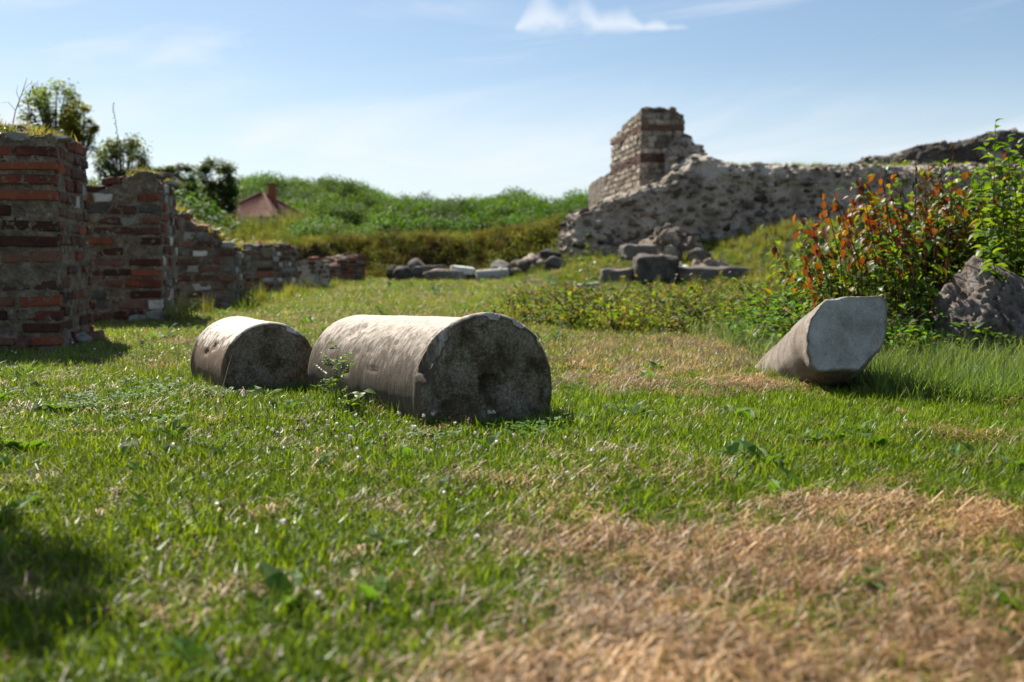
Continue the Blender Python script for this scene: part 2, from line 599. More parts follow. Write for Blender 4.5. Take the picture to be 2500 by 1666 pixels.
# ------------------------------------------------------------------ scattering (grass and other uncountable growth)
def scatter(name, pts, yaw, tilt, scl, tint, idx, protos, label):
    n = len(pts)
    me = bpy.data.meshes.new(name)
    me.from_pydata(np.asarray(pts, float).tolist(), [], [])
    rot = np.zeros((n, 3), np.float32)
    rot[:, 0] = tilt * np.sin(yaw * 3.1)
    rot[:, 1] = tilt * np.cos(yaw * 2.3)
    rot[:, 2] = yaw
    a = me.attributes.new('rot', 'FLOAT_VECTOR', 'POINT')
    a.data.foreach_set('vector', rot.ravel())
    scl = np.asarray(scl, np.float32)
    if scl.ndim == 1:
        scl = np.repeat(scl[:, None], 3, 1)
    a = me.attributes.new('scl', 'FLOAT_VECTOR', 'POINT')
    a.data.foreach_set('vector', np.ascontiguousarray(scl).ravel())
    c = np.ones((n, 4), np.float32)
    c[:, :3] = tint
    a = me.attributes.new('itint', 'FLOAT_COLOR', 'POINT')
    a.data.foreach_set('color', c.ravel())
    a = me.attributes.new('idx', 'INT', 'POINT')
    a.data.foreach_set('value', np.asarray(idx, np.int32))
    o = bpy.data.objects.new(name, me)
    COL.objects.link(o)
    pc = bpy.data.collections.new(name + '_kinds')
    for p in protos:
        pc.objects.link(p)
    ng = bpy.data.node_groups.new(name + '_spread', 'GeometryNodeTree')
    ng.interface.new_socket('Geometry', in_out='INPUT', socket_type='NodeSocketGeometry')
    ng.interface.new_socket('Geometry', in_out='OUTPUT', socket_type='NodeSocketGeometry')
    t, l = ng.nodes, ng.links
    gi, go = t.new('NodeGroupInput'), t.new('NodeGroupOutput')
    ci = t.new('GeometryNodeCollectionInfo')
    ci.inputs['Collection'].default_value = pc
    ci.inputs['Separate Children'].default_value = True
    ci.inputs['Reset Children'].default_value = True
    iop = t.new('GeometryNodeInstanceOnPoints')
    iop.inputs['Pick Instance'].default_value = True

    def attr(nm, ty):
        q = t.new('GeometryNodeInputNamedAttribute')
        q.data_type = ty
        q.inputs['Name'].default_value = nm
        return q.outputs['Attribute']
    l.new(gi.outputs[0], iop.inputs['Points'])
    l.new(ci.outputs[0], iop.inputs['Instance'])
    l.new(attr('idx', 'INT'), iop.inputs['Instance Index'])
    e2r = t.new('FunctionNodeEulerToRotation')
    l.new(attr('rot', 'FLOAT_VECTOR'), e2r.inputs[0])
    l.new(e2r.outputs[0], iop.inputs['Rotation'])
    l.new(attr('scl', 'FLOAT_VECTOR'), iop.inputs['Scale'])
    l.new(iop.outputs[0], go.inputs[0])
    md = o.modifiers.new('spread', 'NODES')
    md.node_group = ng
    tag(o, label, None, None, 'stuff')
    return o


def blade_clump(name, n, rad, hmin, hmax, w, lean, mat, seed, c0, c1, flat=False, arch=0.5):
    r = np.random.default_rng(seed)
    a = r.uniform(0, 2 * np.pi, n)
    q = np.sqrt(r.uniform(0, 1, n)) * rad
    bx, by = q * np.cos(a), q * np.sin(a)
    L = r.uniform(hmin, hmax, n)
    yaw = r.uniform(0, 2 * np.pi, n)
    ln = r.uniform(0.1, 1.0, n) * lean
    if flat:
        ln = r.uniform(1.15, 1.62, n)
    dx, dy = np.cos(yaw), np.sin(yaw)
    px, py = -dy, dx
    bz = r.uniform(0, .028, n) if flat else np.full(n, -.01)
    rows = []
    ww = w * r.uniform(.6, 1.3, n)
    for tt, wf in ((0, .75), (.5, 1.0), (1.0, 0.0)):
        ang = ln * (1 + arch * (tt - .5))
        hx = L * tt * np.sin(ang)
        hz = L * tt * np.cos(ang) + (np.sin(tt * np.pi) * L * .10 if flat else 0)
        if flat:
            hz = np.clip(hz, -.004, None)
        cx, cy, cz = bx + dx * hx, by + dy * hx, bz + hz
        if wf > 0:
            rows.append(np.stack([cx - px * ww * wf, cy - py * ww * wf, cz], 1))
            rows.append(np.stack([cx + px * ww * wf, cy + py * ww * wf, cz], 1))
        else:
            rows.append(np.stack([cx, cy, cz], 1))
    V = np.stack(rows, 1).reshape(-1, 3)
    b = (np.arange(n) * 5)[:, None]
    F = (b + np.array([[0, 1, 3, 2]])).tolist() + (b + np.array([[2, 3, 4]])).tolist()
    o = mk(name, V, F, mat, link=False)
    k = r.uniform(0, 1, n)[:, None]
    col = np.asarray(c0) * (1 - k) + np.asarray(c1) * k
    add_tint(o.data, np.repeat(col, 5, 0))
    return o


GREEN0, GREEN1 = (.055, .10, .006), (.165, .235, .016)
OLIVE0, OLIVE1 = (.125, .125, .030), (.30, .245, .11)
STRAW0, STRAW1 = (.17, .085, .032), (.62, .42, .215)


def field(n, y0, y1, power=1.0, spread=0.60, pad=0.5):
    """points thrown over the wedge of ground ahead, evenly per square metre for power = 1"""
    t = rng.uniform(0, 1, n)
    y = np.sqrt(y0 ** 2 + t * (y1 ** 2 - y0 ** 2)) if power == 1.0 else y0 * (y1 / y0) ** t
    x = rng.uniform(-1, 1, n) * (spread * y + pad)
    return x, y


def clear_of_stones(x, y):
    k = np.ones(len(x), bool)
    for (ax, ay), (bx_, by_), r in BLOCKS:
        dx, dy = bx_ - ax, by_ - ay
        t = np.clip(((x - ax) * dx + (y - ay) * dy) / (dx * dx + dy * dy + 1e-9), 0, 1)
        k &= (x - ax - t * dx) ** 2 + (y - ay - t * dy) ** 2 > r * r
    return k


BLOCKS = []   # footprints that keep the grass out, filled while the stones are built


# ------------------------------------------------------------------ fallen column drums
def drum(name, front, rear, rf, rr, flare, seed, mat, label, dowel=None, chips=(), face_rough=.012, rearflare=0.0):
    """front / rear: centres of the two ends; chips: (angle, along, size, depth)"""
    front, rear = Vector(front), Vector(rear)
    ax = (front - rear)
    L = ax.length
    ax.normalize()
    side = Vector((0, 0, 1)).cross(ax).normalized()        # horizontal, to the drum's right seen from the front
    up = ax.cross(side).normalized()
    NS = 144
    prof = []
    for s in np.concatenate([[0, .004, .012, .03], np.linspace(.05, L - .17, 46), np.linspace(L - .16, L - .03, 16), [L - .02, L - .012, L - .005, L]]):
        r = rr + (rf - rr) * s / L
        r += flare * float(S(L - .10, L - .035, s)) + rearflare * float(S(.07, .03, s))
        e = min(s, L - s)
        if e < .02:
            r -= .012 * (1 - e / .02) ** 2
        prof.append((s, r))
    V, att = [], []
    rows = len(prof)
    ang = np.linspace(0, 2 * np.pi, NS, endpoint=False)
    for s, r in prof:
        cs, sn = np.cos(ang), np.sin(ang)
        Pn = np.stack([cs * r * 3, sn * r * 3, np.full(NS, s * 3)], 1)
        rad = r + .006 * fbm(Pn * .8, 2, seed) + .0022 * fbm(Pn * 7, 3, seed + 3)
        sh = np.zeros(NS)
        for ca, cs_, sz, dep, asp in chips:
            da = np.abs((ang - ca + np.pi) % (2 * np.pi) - np.pi) * r
            q = np.sqrt((da / sz) ** 2 + ((s - cs_) / (sz * asp)) ** 2) + .30 * fbm(Pn * 3.2, 4, seed + 9)
            sh = np.maximum(sh, dep * S(1.0, .84, q) * (1 + .5 * fbm(Pn * 7, 2, seed + 10)))
        rad = rad - sh
        edge = (.012 * fbm(Pn * 2.2, 3, seed + 12) * float(S(.06, 0, min(s, L - s))))
        for k in range(NS):
            p = rear + ax * (s + edge[k]) + side * (cs[k] * rad[k]) + up * (sn[k] * rad[k])
            V.append(p)
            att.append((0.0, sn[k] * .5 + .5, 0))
    F = []
    for i in range(rows - 1):
        for k in range(NS):
            q = (k + 1) % NS
            F.append([i * NS + k, i * NS + q, (i + 1) * NS + q, (i + 1) * NS + k])
    # ends: concentric rings, roughened; the front has a square dowel hole
    for end, base, pos, sgn in ((1, (rows - 1) * NS, L, 1), (0, 0, 0.0, -1)):
        prev = base
        rim = [V[base + k] for k in range(NS)]
        c0 = rear + ax * pos
        for f in (.985, .955, .92, .88, .83, .78, .72, .66, .6, .54, .48, .42, .36, .3, .25, .2, .16, .13, .11, .10, .085, .06, .03):
            start = len(V)
            for k in range(NS):
                d = rim[k] - c0
                d = d - ax * d.dot(ax)
                p = c0 + d * f
                V.append(p)
                att.append((float(S(.995, .955, f)) if sgn > 0 else 1.0, .5, f))
            for k in range(NS):
                q = (k + 1) % NS
                F.append([prev + k, prev + q, start + q, start + k] if sgn > 0 else [prev + q, prev + k, start + k, start + q])
            prev = start
        F.append([prev + k for k in (range(NS) if sgn > 0 else range(NS - 1, -1, -1))])
    V = np.array([tuple(v) for v in V])
    att = np.array(att)
    axn = np.array(ax)
    ids = np.where(att[:, 2] > 0)[0]
    rel = (V[ids] - np.array(rear)) @ axn
    frontside = rel > L * .5
    rough = face_rough * fbm(V[ids] * 5, 4, seed + 30) + face_rough * .45 * fbm(V[ids] * 22, 3, seed + 31)
    rough -= .010 * (att[ids, 2] < .93) * S(.95, .7, att[ids, 2])
    depth = np.zeros(len(ids))
    if dowel:
        lx = (V[ids] - np.array(front)) @ np.array(side) - dowel[0]
        lz = (V[ids] - np.array(front)) @ np.array(up) - dowel[1]
        depth = .16 * (np.maximum(np.abs(lx), np.abs(lz)) < dowel[2]) * frontside
    V[ids] += axn[None] * ((rough * np.where(frontside, 1, -1)) - depth)[:, None]
    ctr = (np.array(front) + np.array(rear)) / 2
    ctr[2] = 0
    o = mk(name, V - ctr, F, mat, loc=ctr, smooth=True)
    add_tint(o.data, att)
    tag(o, label, 'column drum')
    a2, b2 = Vector(front), Vector(rear)
    BLOCKS.append(((a2.x - ax.x * .05, a2.y - ax.y * .05), (b2.x, b2.y), min(rf, rr) * .80))
    return o


TH = R(33)
AXB = Vector((math.sin(TH), -math.cos(TH), 0))
FB = Vector((-.128, 5.30, .150))
RB = FB - AXB * 1.64
RB.z = .122
M['drum_a'] = drum_mat('weathered_marble', (.53, .455, .375), (.068, .050, .034), .86, .20, 1.0)  # lower flank colour holds grime and painted shade together
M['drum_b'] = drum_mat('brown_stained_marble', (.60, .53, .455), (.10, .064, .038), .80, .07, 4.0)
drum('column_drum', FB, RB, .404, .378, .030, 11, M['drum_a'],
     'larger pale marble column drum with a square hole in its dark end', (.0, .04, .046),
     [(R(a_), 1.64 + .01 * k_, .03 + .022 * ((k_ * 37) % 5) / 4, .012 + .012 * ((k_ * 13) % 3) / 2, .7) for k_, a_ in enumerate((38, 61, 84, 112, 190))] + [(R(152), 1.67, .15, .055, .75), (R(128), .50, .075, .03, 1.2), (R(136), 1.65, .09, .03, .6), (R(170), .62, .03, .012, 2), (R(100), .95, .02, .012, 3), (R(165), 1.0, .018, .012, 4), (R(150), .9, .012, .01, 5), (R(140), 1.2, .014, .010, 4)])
THS = R(31)
AXS = Vector((math.sin(THS), -math.cos(THS), 0))
FS = Vector((-1.60, 6.58, .125))
RS = FS - AXS * .82
RS.z = .12
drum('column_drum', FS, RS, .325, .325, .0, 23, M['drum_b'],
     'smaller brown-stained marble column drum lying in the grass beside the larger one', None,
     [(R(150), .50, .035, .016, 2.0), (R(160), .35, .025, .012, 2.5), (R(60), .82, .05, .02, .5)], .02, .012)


# ------------------------------------------------------------------ tilted broken column shaft
def broken_shaft():
    out = [(2014, 731), (2062, 723), (2110, 722), (2152, 720), (2168, 738), (2167, 780), (2163, 815), (2152, 852), (2128, 882), (2098, 906),
           (2045, 904), (1996, 909), (1979, 890), (1970, 858), (1969, 820), (1974, 792), (1985, 770), (2000, 752)]
    nf = Vector((.16, -.955, .25)).normalized()
    c = P(2068, 818, 6.22)
    face = []
    for (a, b) in out:
        d = P(a, b, 1.0) - Vector((0, 0, EYE))
        t = (c - Vector((0, 0, EYE))).dot(nf) / d.dot(nf)
        face.append(Vector((0, 0, EYE)) + d * t)
    # resample the outline
    K = 96
    seg = [(face[i], face[(i + 1) % len(face)]) for i in range(len(face))]
    ln = [(b - a).length for a, b in seg]
    tot = sum(ln)
    ring = []
    for k in range(K):
        w = tot * k / K
        for (a, b), q in zip(seg, ln):
            if w <= q:
                ring.append(a + (b - a) * (w / q))
                break
            w -= q
    ring0 = [q.copy() for q in ring]
    for k in range(K):
        w_ = fbm(np.array([tuple(ring[k] * 14)]), 3, 45)[0] * .016 + fbm(np.array([tuple(ring[k] * 45)]), 2, 46)[0] * .006
        dd_ = (ring[k] - c).normalized()
        ring[k] = ring[k] + dd_ * w_ - nf * abs(w_) * .6
    axis = Vector((.05, .955, -.29)).normalized()
    right = Vector((0, 0, 1)).cross(axis).normalized()
    up = axis.cross(right)
    cen = sum(ring, Vector()) / K
    V, F, att = [], [], []
    rad0 = .258
    steps = [0, .008, .022, .05, .09, .14, .2, .27, .35,   .45, .57, .7, .85, 1.0, 1.2, 1.4, 1.65, 1.9, 2.2, 2.5]
    for s in steps:
        for k in range(K):
            d = (ring[k] if s < .015 else ring0[k]) - cen
            lx, ly = d.dot(right), d.dot(up)
            along = d.dot(axis)
            th = math.atan2(ly, lx)
            circ = right * (math.cos(th) * rad0) + up * (math.sin(th) * rad0) + axis * max(along, 0)
            w = float(S(0, .38, s))
            p = cen + d * (1 - w) + circ * w + axis * s
            if s == 0:
                p = cen + d * .965
            V.append(p)
            att.append((0, .5, 0))
    for i in range(len(steps) - 1):
        for k in range(K):
            q = (k + 1) % K
            F.append([i * K + q, i * K + k, (i + 1) * K + k, (i + 1) * K + q])
    F.append([(len(steps) - 1) * K + k for k in range(K)][::-1])
    prev = 0
    for f in (.93, .85, .76, .66, .55, .44, .33, .22, .12, .05):
        st = len(V)
        for k in range(K):
            V.append(cen + (ring[k] - cen) * f)
            att.append((1, .5, f))
        for k in range(K):
            q = (k + 1) % K
            F.append([prev + k, prev + q, st + q, st + k])
        prev = st
    F.append([prev + k for k in range(K)])
    V = np.array([tuple(v) for v in V])
    att = np.array(att)
    n = np.array(nf)
    isf = att[:, 0] > .5
    V[isf] += n[None] * (.026 * fbm(V[isf] * 4, 4, 40) + .010 * fbm(V[isf] * 22, 3, 41))[:, None]
    V[~isf] += np.stack([.014 * fbm(V[~isf] * 5 + i * 7, 5, 42 + i, .6) for i in range(3)], 1)
    base = np.array((cen.x + axis.x * .8, cen.y + axis.y * .8, 0.0))
    m, t, l = new_mat('granular_marble')
    tc = N(t, 'ShaderNodeTexCoord')
    at = N(t, 'ShaderNodeAttribute', attribute_name='tint', attribute_type='GEOMETRY')
    sep = N(t, 'ShaderNodeSeparateColor')
    l.new(at.outputs['Color'], sep.inputs[0])
    v = tc.outputs['Object']
    a = noise(t, l, v, 6, 6, .65, .3)
    b = noise(t, l, v, 80, 5, .8)
    f = mth(t, l, 'ADD', mth(t, l, 'MULTIPLY', a, .6), mth(t, l, 'MULTIPLY', b, .4))
    fc = ramp(t, l, mrange(t, l, f, .35, .66), [(0, (.40, .35, .29)), (.5, (.62, .60, .57)), (1, (.80, .80, .79))])
    sc = ramp(t, l, mrange(t, l, f, .34, .66), [(0, (.22, .16, .12)), (.5, (.38, .31, .25)), (1, (.54, .48, .42))])
    finish(t, l, mixc(t, l, sep.outputs[0], sc, fc), .9, mth(t, l, 'ADD', b, noise(t, l, v, 30, 5, .7)), 1.0, .03)
    o = mk('broken_column', V - base, F, m, loc=base, smooth=True)
    add_tint(o.data, att)
    tag(o, 'pale broken column shaft leaning out of the grass, its flat broken face up', 'column')
    e = cen + axis * 1.7
    BLOCKS.append(((cen.x + axis.x * .25, cen.y + axis.y * .25), (e.x, e.y), .2))


broken_shaft()


# ------------------------------------------------------------------ single stones
def stone(name, loc, dims, seed, mat, label, cat='stone', yaw=0., n=4, planes=10, rough=.08, fine=.03, flat=.72, sink=.15, group=None, tilt=(0, 0)):
    V, F = rock_verts(n, dims, seed, planes, rough, fine, flat)
    V = V @ np.array(Euler((tilt[0], tilt[1], yaw)).to_matrix()).T
    zmin = V[:, 2].min()
    V[:, 2] -= zmin + sink * dims[2]
    o = mk(name, V, F, mat, loc=loc, smooth=n >= 4)
    tag(o, label, cat, group)
    BLOCKS.append(((loc[0], loc[1]), (loc[0] + .01, loc[1]), min(dims[0], dims[1]) * .7))
    return o


def ground_pt(px, d):
    x = (px - 1250) / FPX * d
    return Vector((x, d, h1(x, d)))


def boulder():
    V, F = ico(6)
    pl = [((-.95, -.2, .25), .62), ((-.70, -.45, .62), .60), ((.10, -.75, .68), .48), ((.45, -.25, .85), .50), ((.2, -.98, .1), .52), ((-.4, -.9, -.1), .55),
          ((.95, .1, .3), .85), ((0, .9, .4), .6), ((-.5, .7, .5), .62), ((-.98, .1, -.1), .60)]
    rad = np.full(len(V), 1.2)
    for nn, d in pl:
        nn = np.array(nn) / np.linalg.norm(nn)
        q = V @ nn
        rad = np.minimum(rad, np.where(q > .03, d / np.maximum(q, .03), 9))
    W = V * np.minimum(rad, 1.0)[:, None]
    nrm = V
    W = W + nrm * (.05 * fbm(W * 2.4, 3, 50) + .02 * fbm(W * 7, 3, 51))[:, None]
    pits = np.clip(fbm(W * 26, 2, 52) - .02, 0, 1)
    W = W - nrm * (pits * .16)[:, None] + nrm * (.008 * fbm(W * 45, 2, 53))[:, None]
    W = W * np.array((1.08, .85, 1.0))
    m, t, l = new_mat('pitted_tufa')
    g = N(t, 'ShaderNodeNewGeometry')
    v = g.outputs['Position']
    a = noise(t, l, v, 5, 6, .7)
    c = ramp(t, l, mrange(t, l, a, .3, .7), [(0, (.14, .108, .086)), (.5, (.27, .222, .19)), (1, (.42, .365, .325))])
    finish(t, l, c, .95, mth(t, l, 'ADD', noise(t, l, v, 60, 6, .8), noise(t, l, v, 28, 4, .6)), 1.0, .04)
    o = mk('boulder', W, F, m, loc=(4.33, 8.60, .14), smooth=True)
    tag(o, 'big rough pitted grey-brown boulder under the red-leaved bush', 'boulder')
    BLOCKS.append(((4.2, 8.6), (4.7, 8.6), .55))


boulder()

# stones lying along the foot of the bank
def slab_block(name, px0, px1, d, h, depth, mat, label, seed, yaw=0., cat='stone block', lift=0.0, taper=0.0, jig=.075, roll=0.0):
    """a squared block with worn edges"""
    x0, x1 = (px0 - 1250) / FPX * d, (px1 - 1250) / FPX * d
    L = x1 - x0
    bm = bmesh.new()
    bmesh.ops.create_cube(bm, size=1.0)
    bmesh.ops.subdivide_edges(bm, edges=bm.edges[:], cuts=11, use_grid_fill=True)
    V = np.array([v.co[:] for v in bm.verts])
    bm.verts.index_update()
    F = [[v.index for v in f.verts] for f in bm.faces]
    bm.free()
    e = np.sort(np.abs(V) * 2, axis=1)
    rr = np.clip((e[:, 1] - .72) / .28, 0, 1) * np.clip((e[:, 2] - .72) / .28, 0, 1)
    V = V * (1 - .10 * rr[:, None])
    V = V * np.array((L, depth, h)) * (1 + taper * V[:, [0]] * np.array((0, .3, 1)))
    V += np.stack([jig * 1.5 * fbm(V * 2.8 + seed + i * 5, 5, seed + i, .65) for i in range(3)], 1)
    V = V @ np.array(Euler((0, roll, yaw)).to_matrix()).T
    cx = (x0 + x1) / 2
    o = mk(name, V, F, mat, loc=(cx, d, h1(cx, d) + h * .5 - .05 + lift), smooth=True)
    tag(o, label, cat)
    BLOCKS.append(((x0, d), (x1, d), depth * .45))
    return o


stone('stone', ground_pt(962, 37.6), (.26, .3, .30), 61, M['darkstone'], 'smaller of two rough dark stones at the foot of the bank', sink=.2)
stone('stone', ground_pt(984, 37.2), (.32, .32, .28), 62, M['darkstone'], 'pointed dark stone beside the long grey block below the bank', sink=.2, planes=6)
slab_block('stone_block', 1008, 1092, 38.2, .62, .6, M['darkstone'], 'long dark grey block lying below the earth bank', 63, .05)
stone('stone', ground_pt(1022, 39.2), (.42, .4, .42), 64, M['darkstone'], 'tilted dark stone showing behind the long grey block', sink=.1, planes=6)
stone('stone', ground_pt(1085, 37.0), (.75, .4, .30), 65, M['rubble'], 'low brown rough stone in front of the white slab', sink=.3)
slab_block('stone_slab', 1100, 1160, 37.2, .30, .55, M['marble_slab'], 'bright white marble slab resting among the grey stones', 66, -.1, 'stone slab', .30, -.25, .03, .08)
slab_block('stone_support', 1128, 1158, 37.5, .40, .5, M['darkstone'], 'dark stone under the thick end of the white slab', 67)
BLOCKS.pop()


def lying_shaft():
    a, b = ground_pt(1163, 37.4), ground_pt(1240, 37.7)
    a.z += .18
    b.z += .20
    pts = [a + (b - a) * t for t in (0, .02, .3, .6, .72, .74, .79, .81, .97, 1)]
    rad = [.2, .225, .225, .225, .225, .27, .27, .225, .225, .2]
    V, F = tube(pts, rad, 20)
    c = (a + b) / 2
    c.z = 0
    o = mk('column_shaft', np.array(V) - np.array(c), F, M['palestone'], loc=c, smooth=False)
    tag(o, 'slender pale column shaft lying beside the white slab', 'column')


lying_shaft()
stone('stone', ground_pt(1225, 38.4), (.42, .35, .40), 68, M['greystone'], 'rounded grey stone behind the end of the lying shaft', sink=.2)


def heap(name, px0, px1, d, n, hmax, size, mat, label, seed, cat='rubble heap', depth=1.0, dz=0.0, nstone=14):
    """a heap of loose stones: the larger ones are pieces of their own"""
    r = np.random.default_rng(seed)
    x0, x1 = (px0 - 1250) / FPX * d, (px1 - 1250) / FPX * d
    cx = (x0 + x1) / 2
    root = empty(name, (cx, d, h1(cx, d) + dz), label, cat)
    L = x1 - x0
    parts = []
    protos = [mk('stone', *rock_verts(3, (1, 1, 1), seed + k, 9, .1, .05, .6), mat, link=False).data for k in range(4)]
    for i in range(n):
        u, w = r.uniform(-.5, .5), r.uniform(-.5, .5)
        prof = max(0.0, 1 - (2 * abs(u)) ** 2.2) * max(0.0, 1 - (1.6 * abs(w)) ** 2)
        z = r.uniform(.2, 1.0) * prof * hmax
        s = size * r.uniform(.55, 1.25)
        if i < nstone:
            put('stone', protos[i % 4], root, (u * L, w * depth, z), r.uniform(0, 6, 3), (s * 1.25, s * .95, s * .8))
        else:
            V, F = rock_verts(2, (s * .8, s * .7, s * .55), seed + 50 + i, 7, .1, .05, .6)
            parts.append((V + np.array((u * L, w * depth, z * .9)), F))
    if parts:
        V, F = join(parts)
        o = mk('rubble', V, F, mat, root)
        o['kind'] = 'stuff'
    # packed heart of the heap
    V, F = rock_verts(4, (L * .44, depth * .40, hmax * .70), seed + 7, 12, .45, .22, .8)
    mk('core', V, F, mat, root, smooth=True)
    BLOCKS.append(((x0, d), (x1, d), depth * .3))
    return root


heap('rubble_heap', 1248, 1348, 38.6, 60, .62, .24, M['rubble'], 'long low heap of grey-brown stones between the bank and the ruined wall', 70, depth=1.0, nstone=40)
stone('stone', ground_pt(1340, 39.2), (.52, .42, .36), 71, M['darkstone'], 'large dark boulder at the wall end of the stone heap', sink=.15)
stone('stone', ground_pt(1352, 37.0), (.42, .35, .26), 72, M['darkstone'], 'flat dark stone lying below the heap by the ruined wall', sink=.2)
slab_block('stone_block', 1408, 1462, 28.5, .26, .4, M['palestone'], 'small flat grey block alone in the grass before the ruin', 73, .1)
# dressed blocks in front of the ruined wall
slab_block('stone_block', 1546, 1652, 31.5, .92, 1.0, M['darkstone'], 'tall dark squared block standing before the ruined wall', 74, .08)
slab_block('stone_block', 1466, 1548, 31.8, .46, .9, M['darkstone'], 'low dark block to the side of the tall squared block', 75, -.05)
slab_block('stone_block', 1655, 1838, 31.2, .52, .7, M['darkstone'], 'long low dark block half sunk in the weeds', 76, .04)
slab_block('stone_block', 1516, 1598, 33.5, .50, .9, M['darkstone'], 'grey block on the bank edge behind the tall squared block', 77, .1, lift=.55)
stone('stone', ground_pt(1706, 34.5) + Vector((0, 0, .15)), (.36, .32, .28), 78, M['darkstone'], 'rounded boulder above the long low block', sink=.15)
heap('rubble_heap', 1590, 1672, 33.6, 30, .4, .2, M['palestone'], 'small scatter of pale stones above the tall squared block', 79, depth=1.2, dz=.1, nstone=22)
heap('rubble_heap', 1690, 1790, 33.0, 26, .35, .22, M['rubble'], 'brown stones spilling along the grassy slope behind the long low block', 80, depth=.9, nstone=20)
heap('rubble_heap', 1560, 1710, 37.4, 110, 1.25, .23, M['rubble'], 'pale mound of fallen stones heaped against the ruined wall', 81, depth=2.2, dz=.1, nstone=50)


# ------------------------------------------------------------------ masonry pieces
def block_mesh(name, mat, seed, aspect=(4.4, 1.7, 1.0), bev=.13, jit=.06):
    """a worn block, modelled in true proportion, then brought to unit size"""
    bm = bmesh.new()
    bmesh.ops.create_cube(bm, size=1.0)
    for v in bm.verts:
        v.co = Vector((v.co.x * aspect[0], v.co.y * aspect[1], v.co.z * aspect[2]))
    bmesh.ops.bevel(bm, geom=bm.edges[:], offset=bev, segments=1, affect='EDGES', profile=.6)
    r = random.Random(seed)
    sk = r.uniform(-.07, .07)
    for v in bm.verts:
        v.co += Vector((r.uniform(-jit, jit) * 1.6, r.uniform(-jit, jit), r.uniform(-jit, jit) + sk * v.co.x / aspect[0]))
        v.co = Vector((v.co.x / aspect[0], v.co.y / aspect[1], v.co.z / aspect[2]))
    me = bpy.data.meshes.new(name)
    bm.to_mesh(me)
    bm.free()
    me.materials.append(mat)
    return me


BRICKS = [block_mesh('brick', M['brick'], i) for i in range(6)]
DULLS = [block_mesh('brick', M['brick_dull'], 20 + i, bev=.16, jit=.08) for i in range(6)]
GREYS = [block_mesh('stone', M['greystone'], 40 + i, (2, 1.3, 1), .2, .12) for i in range(5)]
PALES = [block_mesh('stone', M['palestone'], 60 + i, (2, 1.3, 1), .18, .11) for i in range(4)]
RUBS = [block_mesh('stone', M['rubble'], 80 + i, (1.6, 1.2, 1), .2, .13) for i in range(5)]


def core_box(root, A, u, v, W, D, top, seed, mat, name='mortar_core', amp=.050, inset=.021):
    nx, ny, nz = max(6, int(W / .035)), max(6, int(D / .045)), 56
    V, idx = [], {}

    def vid(i, j, k):
        key = (i, j, k)
        if key not in idx:
            idx[key] = len(V)
            s, t = i / nx, j / ny
            hh = top(s * W, t * D)
            p = A + u * (inset + s * (W - 2 * inset)) + v * (inset + t * (D - 2 * inset)) + Vector((0, 0, -.12 + (hh + .12) * k / nz))
            V.append(p)
        return idx[key]
    F = []
    for i in range(nx):
        for k in range(nz):
            F.append([vid(i, 0, k), vid(i, 0, k + 1), vid(i + 1, 0, k + 1), vid(i + 1, 0, k)])
            F.append([vid(i, ny, k), vid(i + 1, ny, k), vid(i + 1, ny, k + 1), vid(i, ny, k + 1)])
    for j in range(ny):
        for k in range(nz):
            F.append([vid(0, j, k), vid(0, j + 1, k), vid(0, j + 1, k + 1), vid(0, j, k + 1)])
            F.append([vid(nx, j, k), vid(nx, j, k + 1), vid(nx, j + 1, k + 1), vid(nx, j + 1, k)])
    for i in range(nx):
        for j in range(ny):
            F.append([vid(i, j, nz), vid(i, j + 1, nz), vid(i + 1, j + 1, nz), vid(i + 1, j, nz)])
    V = np.array([tuple(p) for p in V])
    V += np.stack([amp * fbm(V * 9 + i * 9, 4, seed + i, .65) for i in range(3)], 1)
    V -= np.array(root.location)
    return mk(name, V, F, mat, root, smooth=False)


def course_face(root, A, u, nrm, W, top, ch, seed, redness, stoniness, bl=(.26, .52), proud=.02, depth=.16, wear=0.1, gap=.035, lowwear=0.0, start=0.0):
    """lay courses of brick with thick mortar joints on one face; u runs along it, nrm out of it"""
    r = random.Random(seed)
    yaw = math.atan2(u.y, u.x)
    z = .02
    hi = max(top(s, 0) if True else 0 for s in (0, W * .25, W * .5, W * .75, W))
    loc0 = Vector(root.location)
    cnt = 0
    while z < hi - .02:
        c = ch * r.uniform(.88, 1.12)
        bh = c * r.uniform(.60, .78)
        s = start - r.uniform(0, .03)
        while s < W - .03:
            L = r.uniform(*bl)
            st = r.random() < stoniness
            if st:
                L *= r.uniform(.5, .85)
            s0, s1 = max(s, start), min(s + L, W)
            s += L + gap * r.uniform(.5, 1.5)
            if s1 - s0 < .05:
                continue
            mid = (s0 + s1) / 2
            if z + bh > top(mid, 0) + .035:
                continue
            lw = lowwear * max(0, 1 - z / (hi * .6))
            if r.random() < wear + lw:
                continue
            hgt = bh * (r.uniform(1.1, 1.45) if st else r.uniform(.92, 1.08))
            out = proud * r.uniform(-.6, 1.0) - .012 * (r.random() < lw)
            p = A + u * mid + nrm * (out - depth / 2) + Vector((0, 0, z + c * .5 + r.uniform(-.008, .008)))
            if st:
                me = r.choice(PALES if r.random() < .35 else GREYS)
            else:
                me = r.choice(BRICKS if r.random() < redness else DULLS)
            put(me.name.split('.')[0], me, root, p - loc0, (r.uniform(-.05, .05), r.uniform(-.035, .035), yaw + r.uniform(-.05, .05)), (s1 - s0, depth, hgt))
            cnt += 1
        z += c
    return cnt


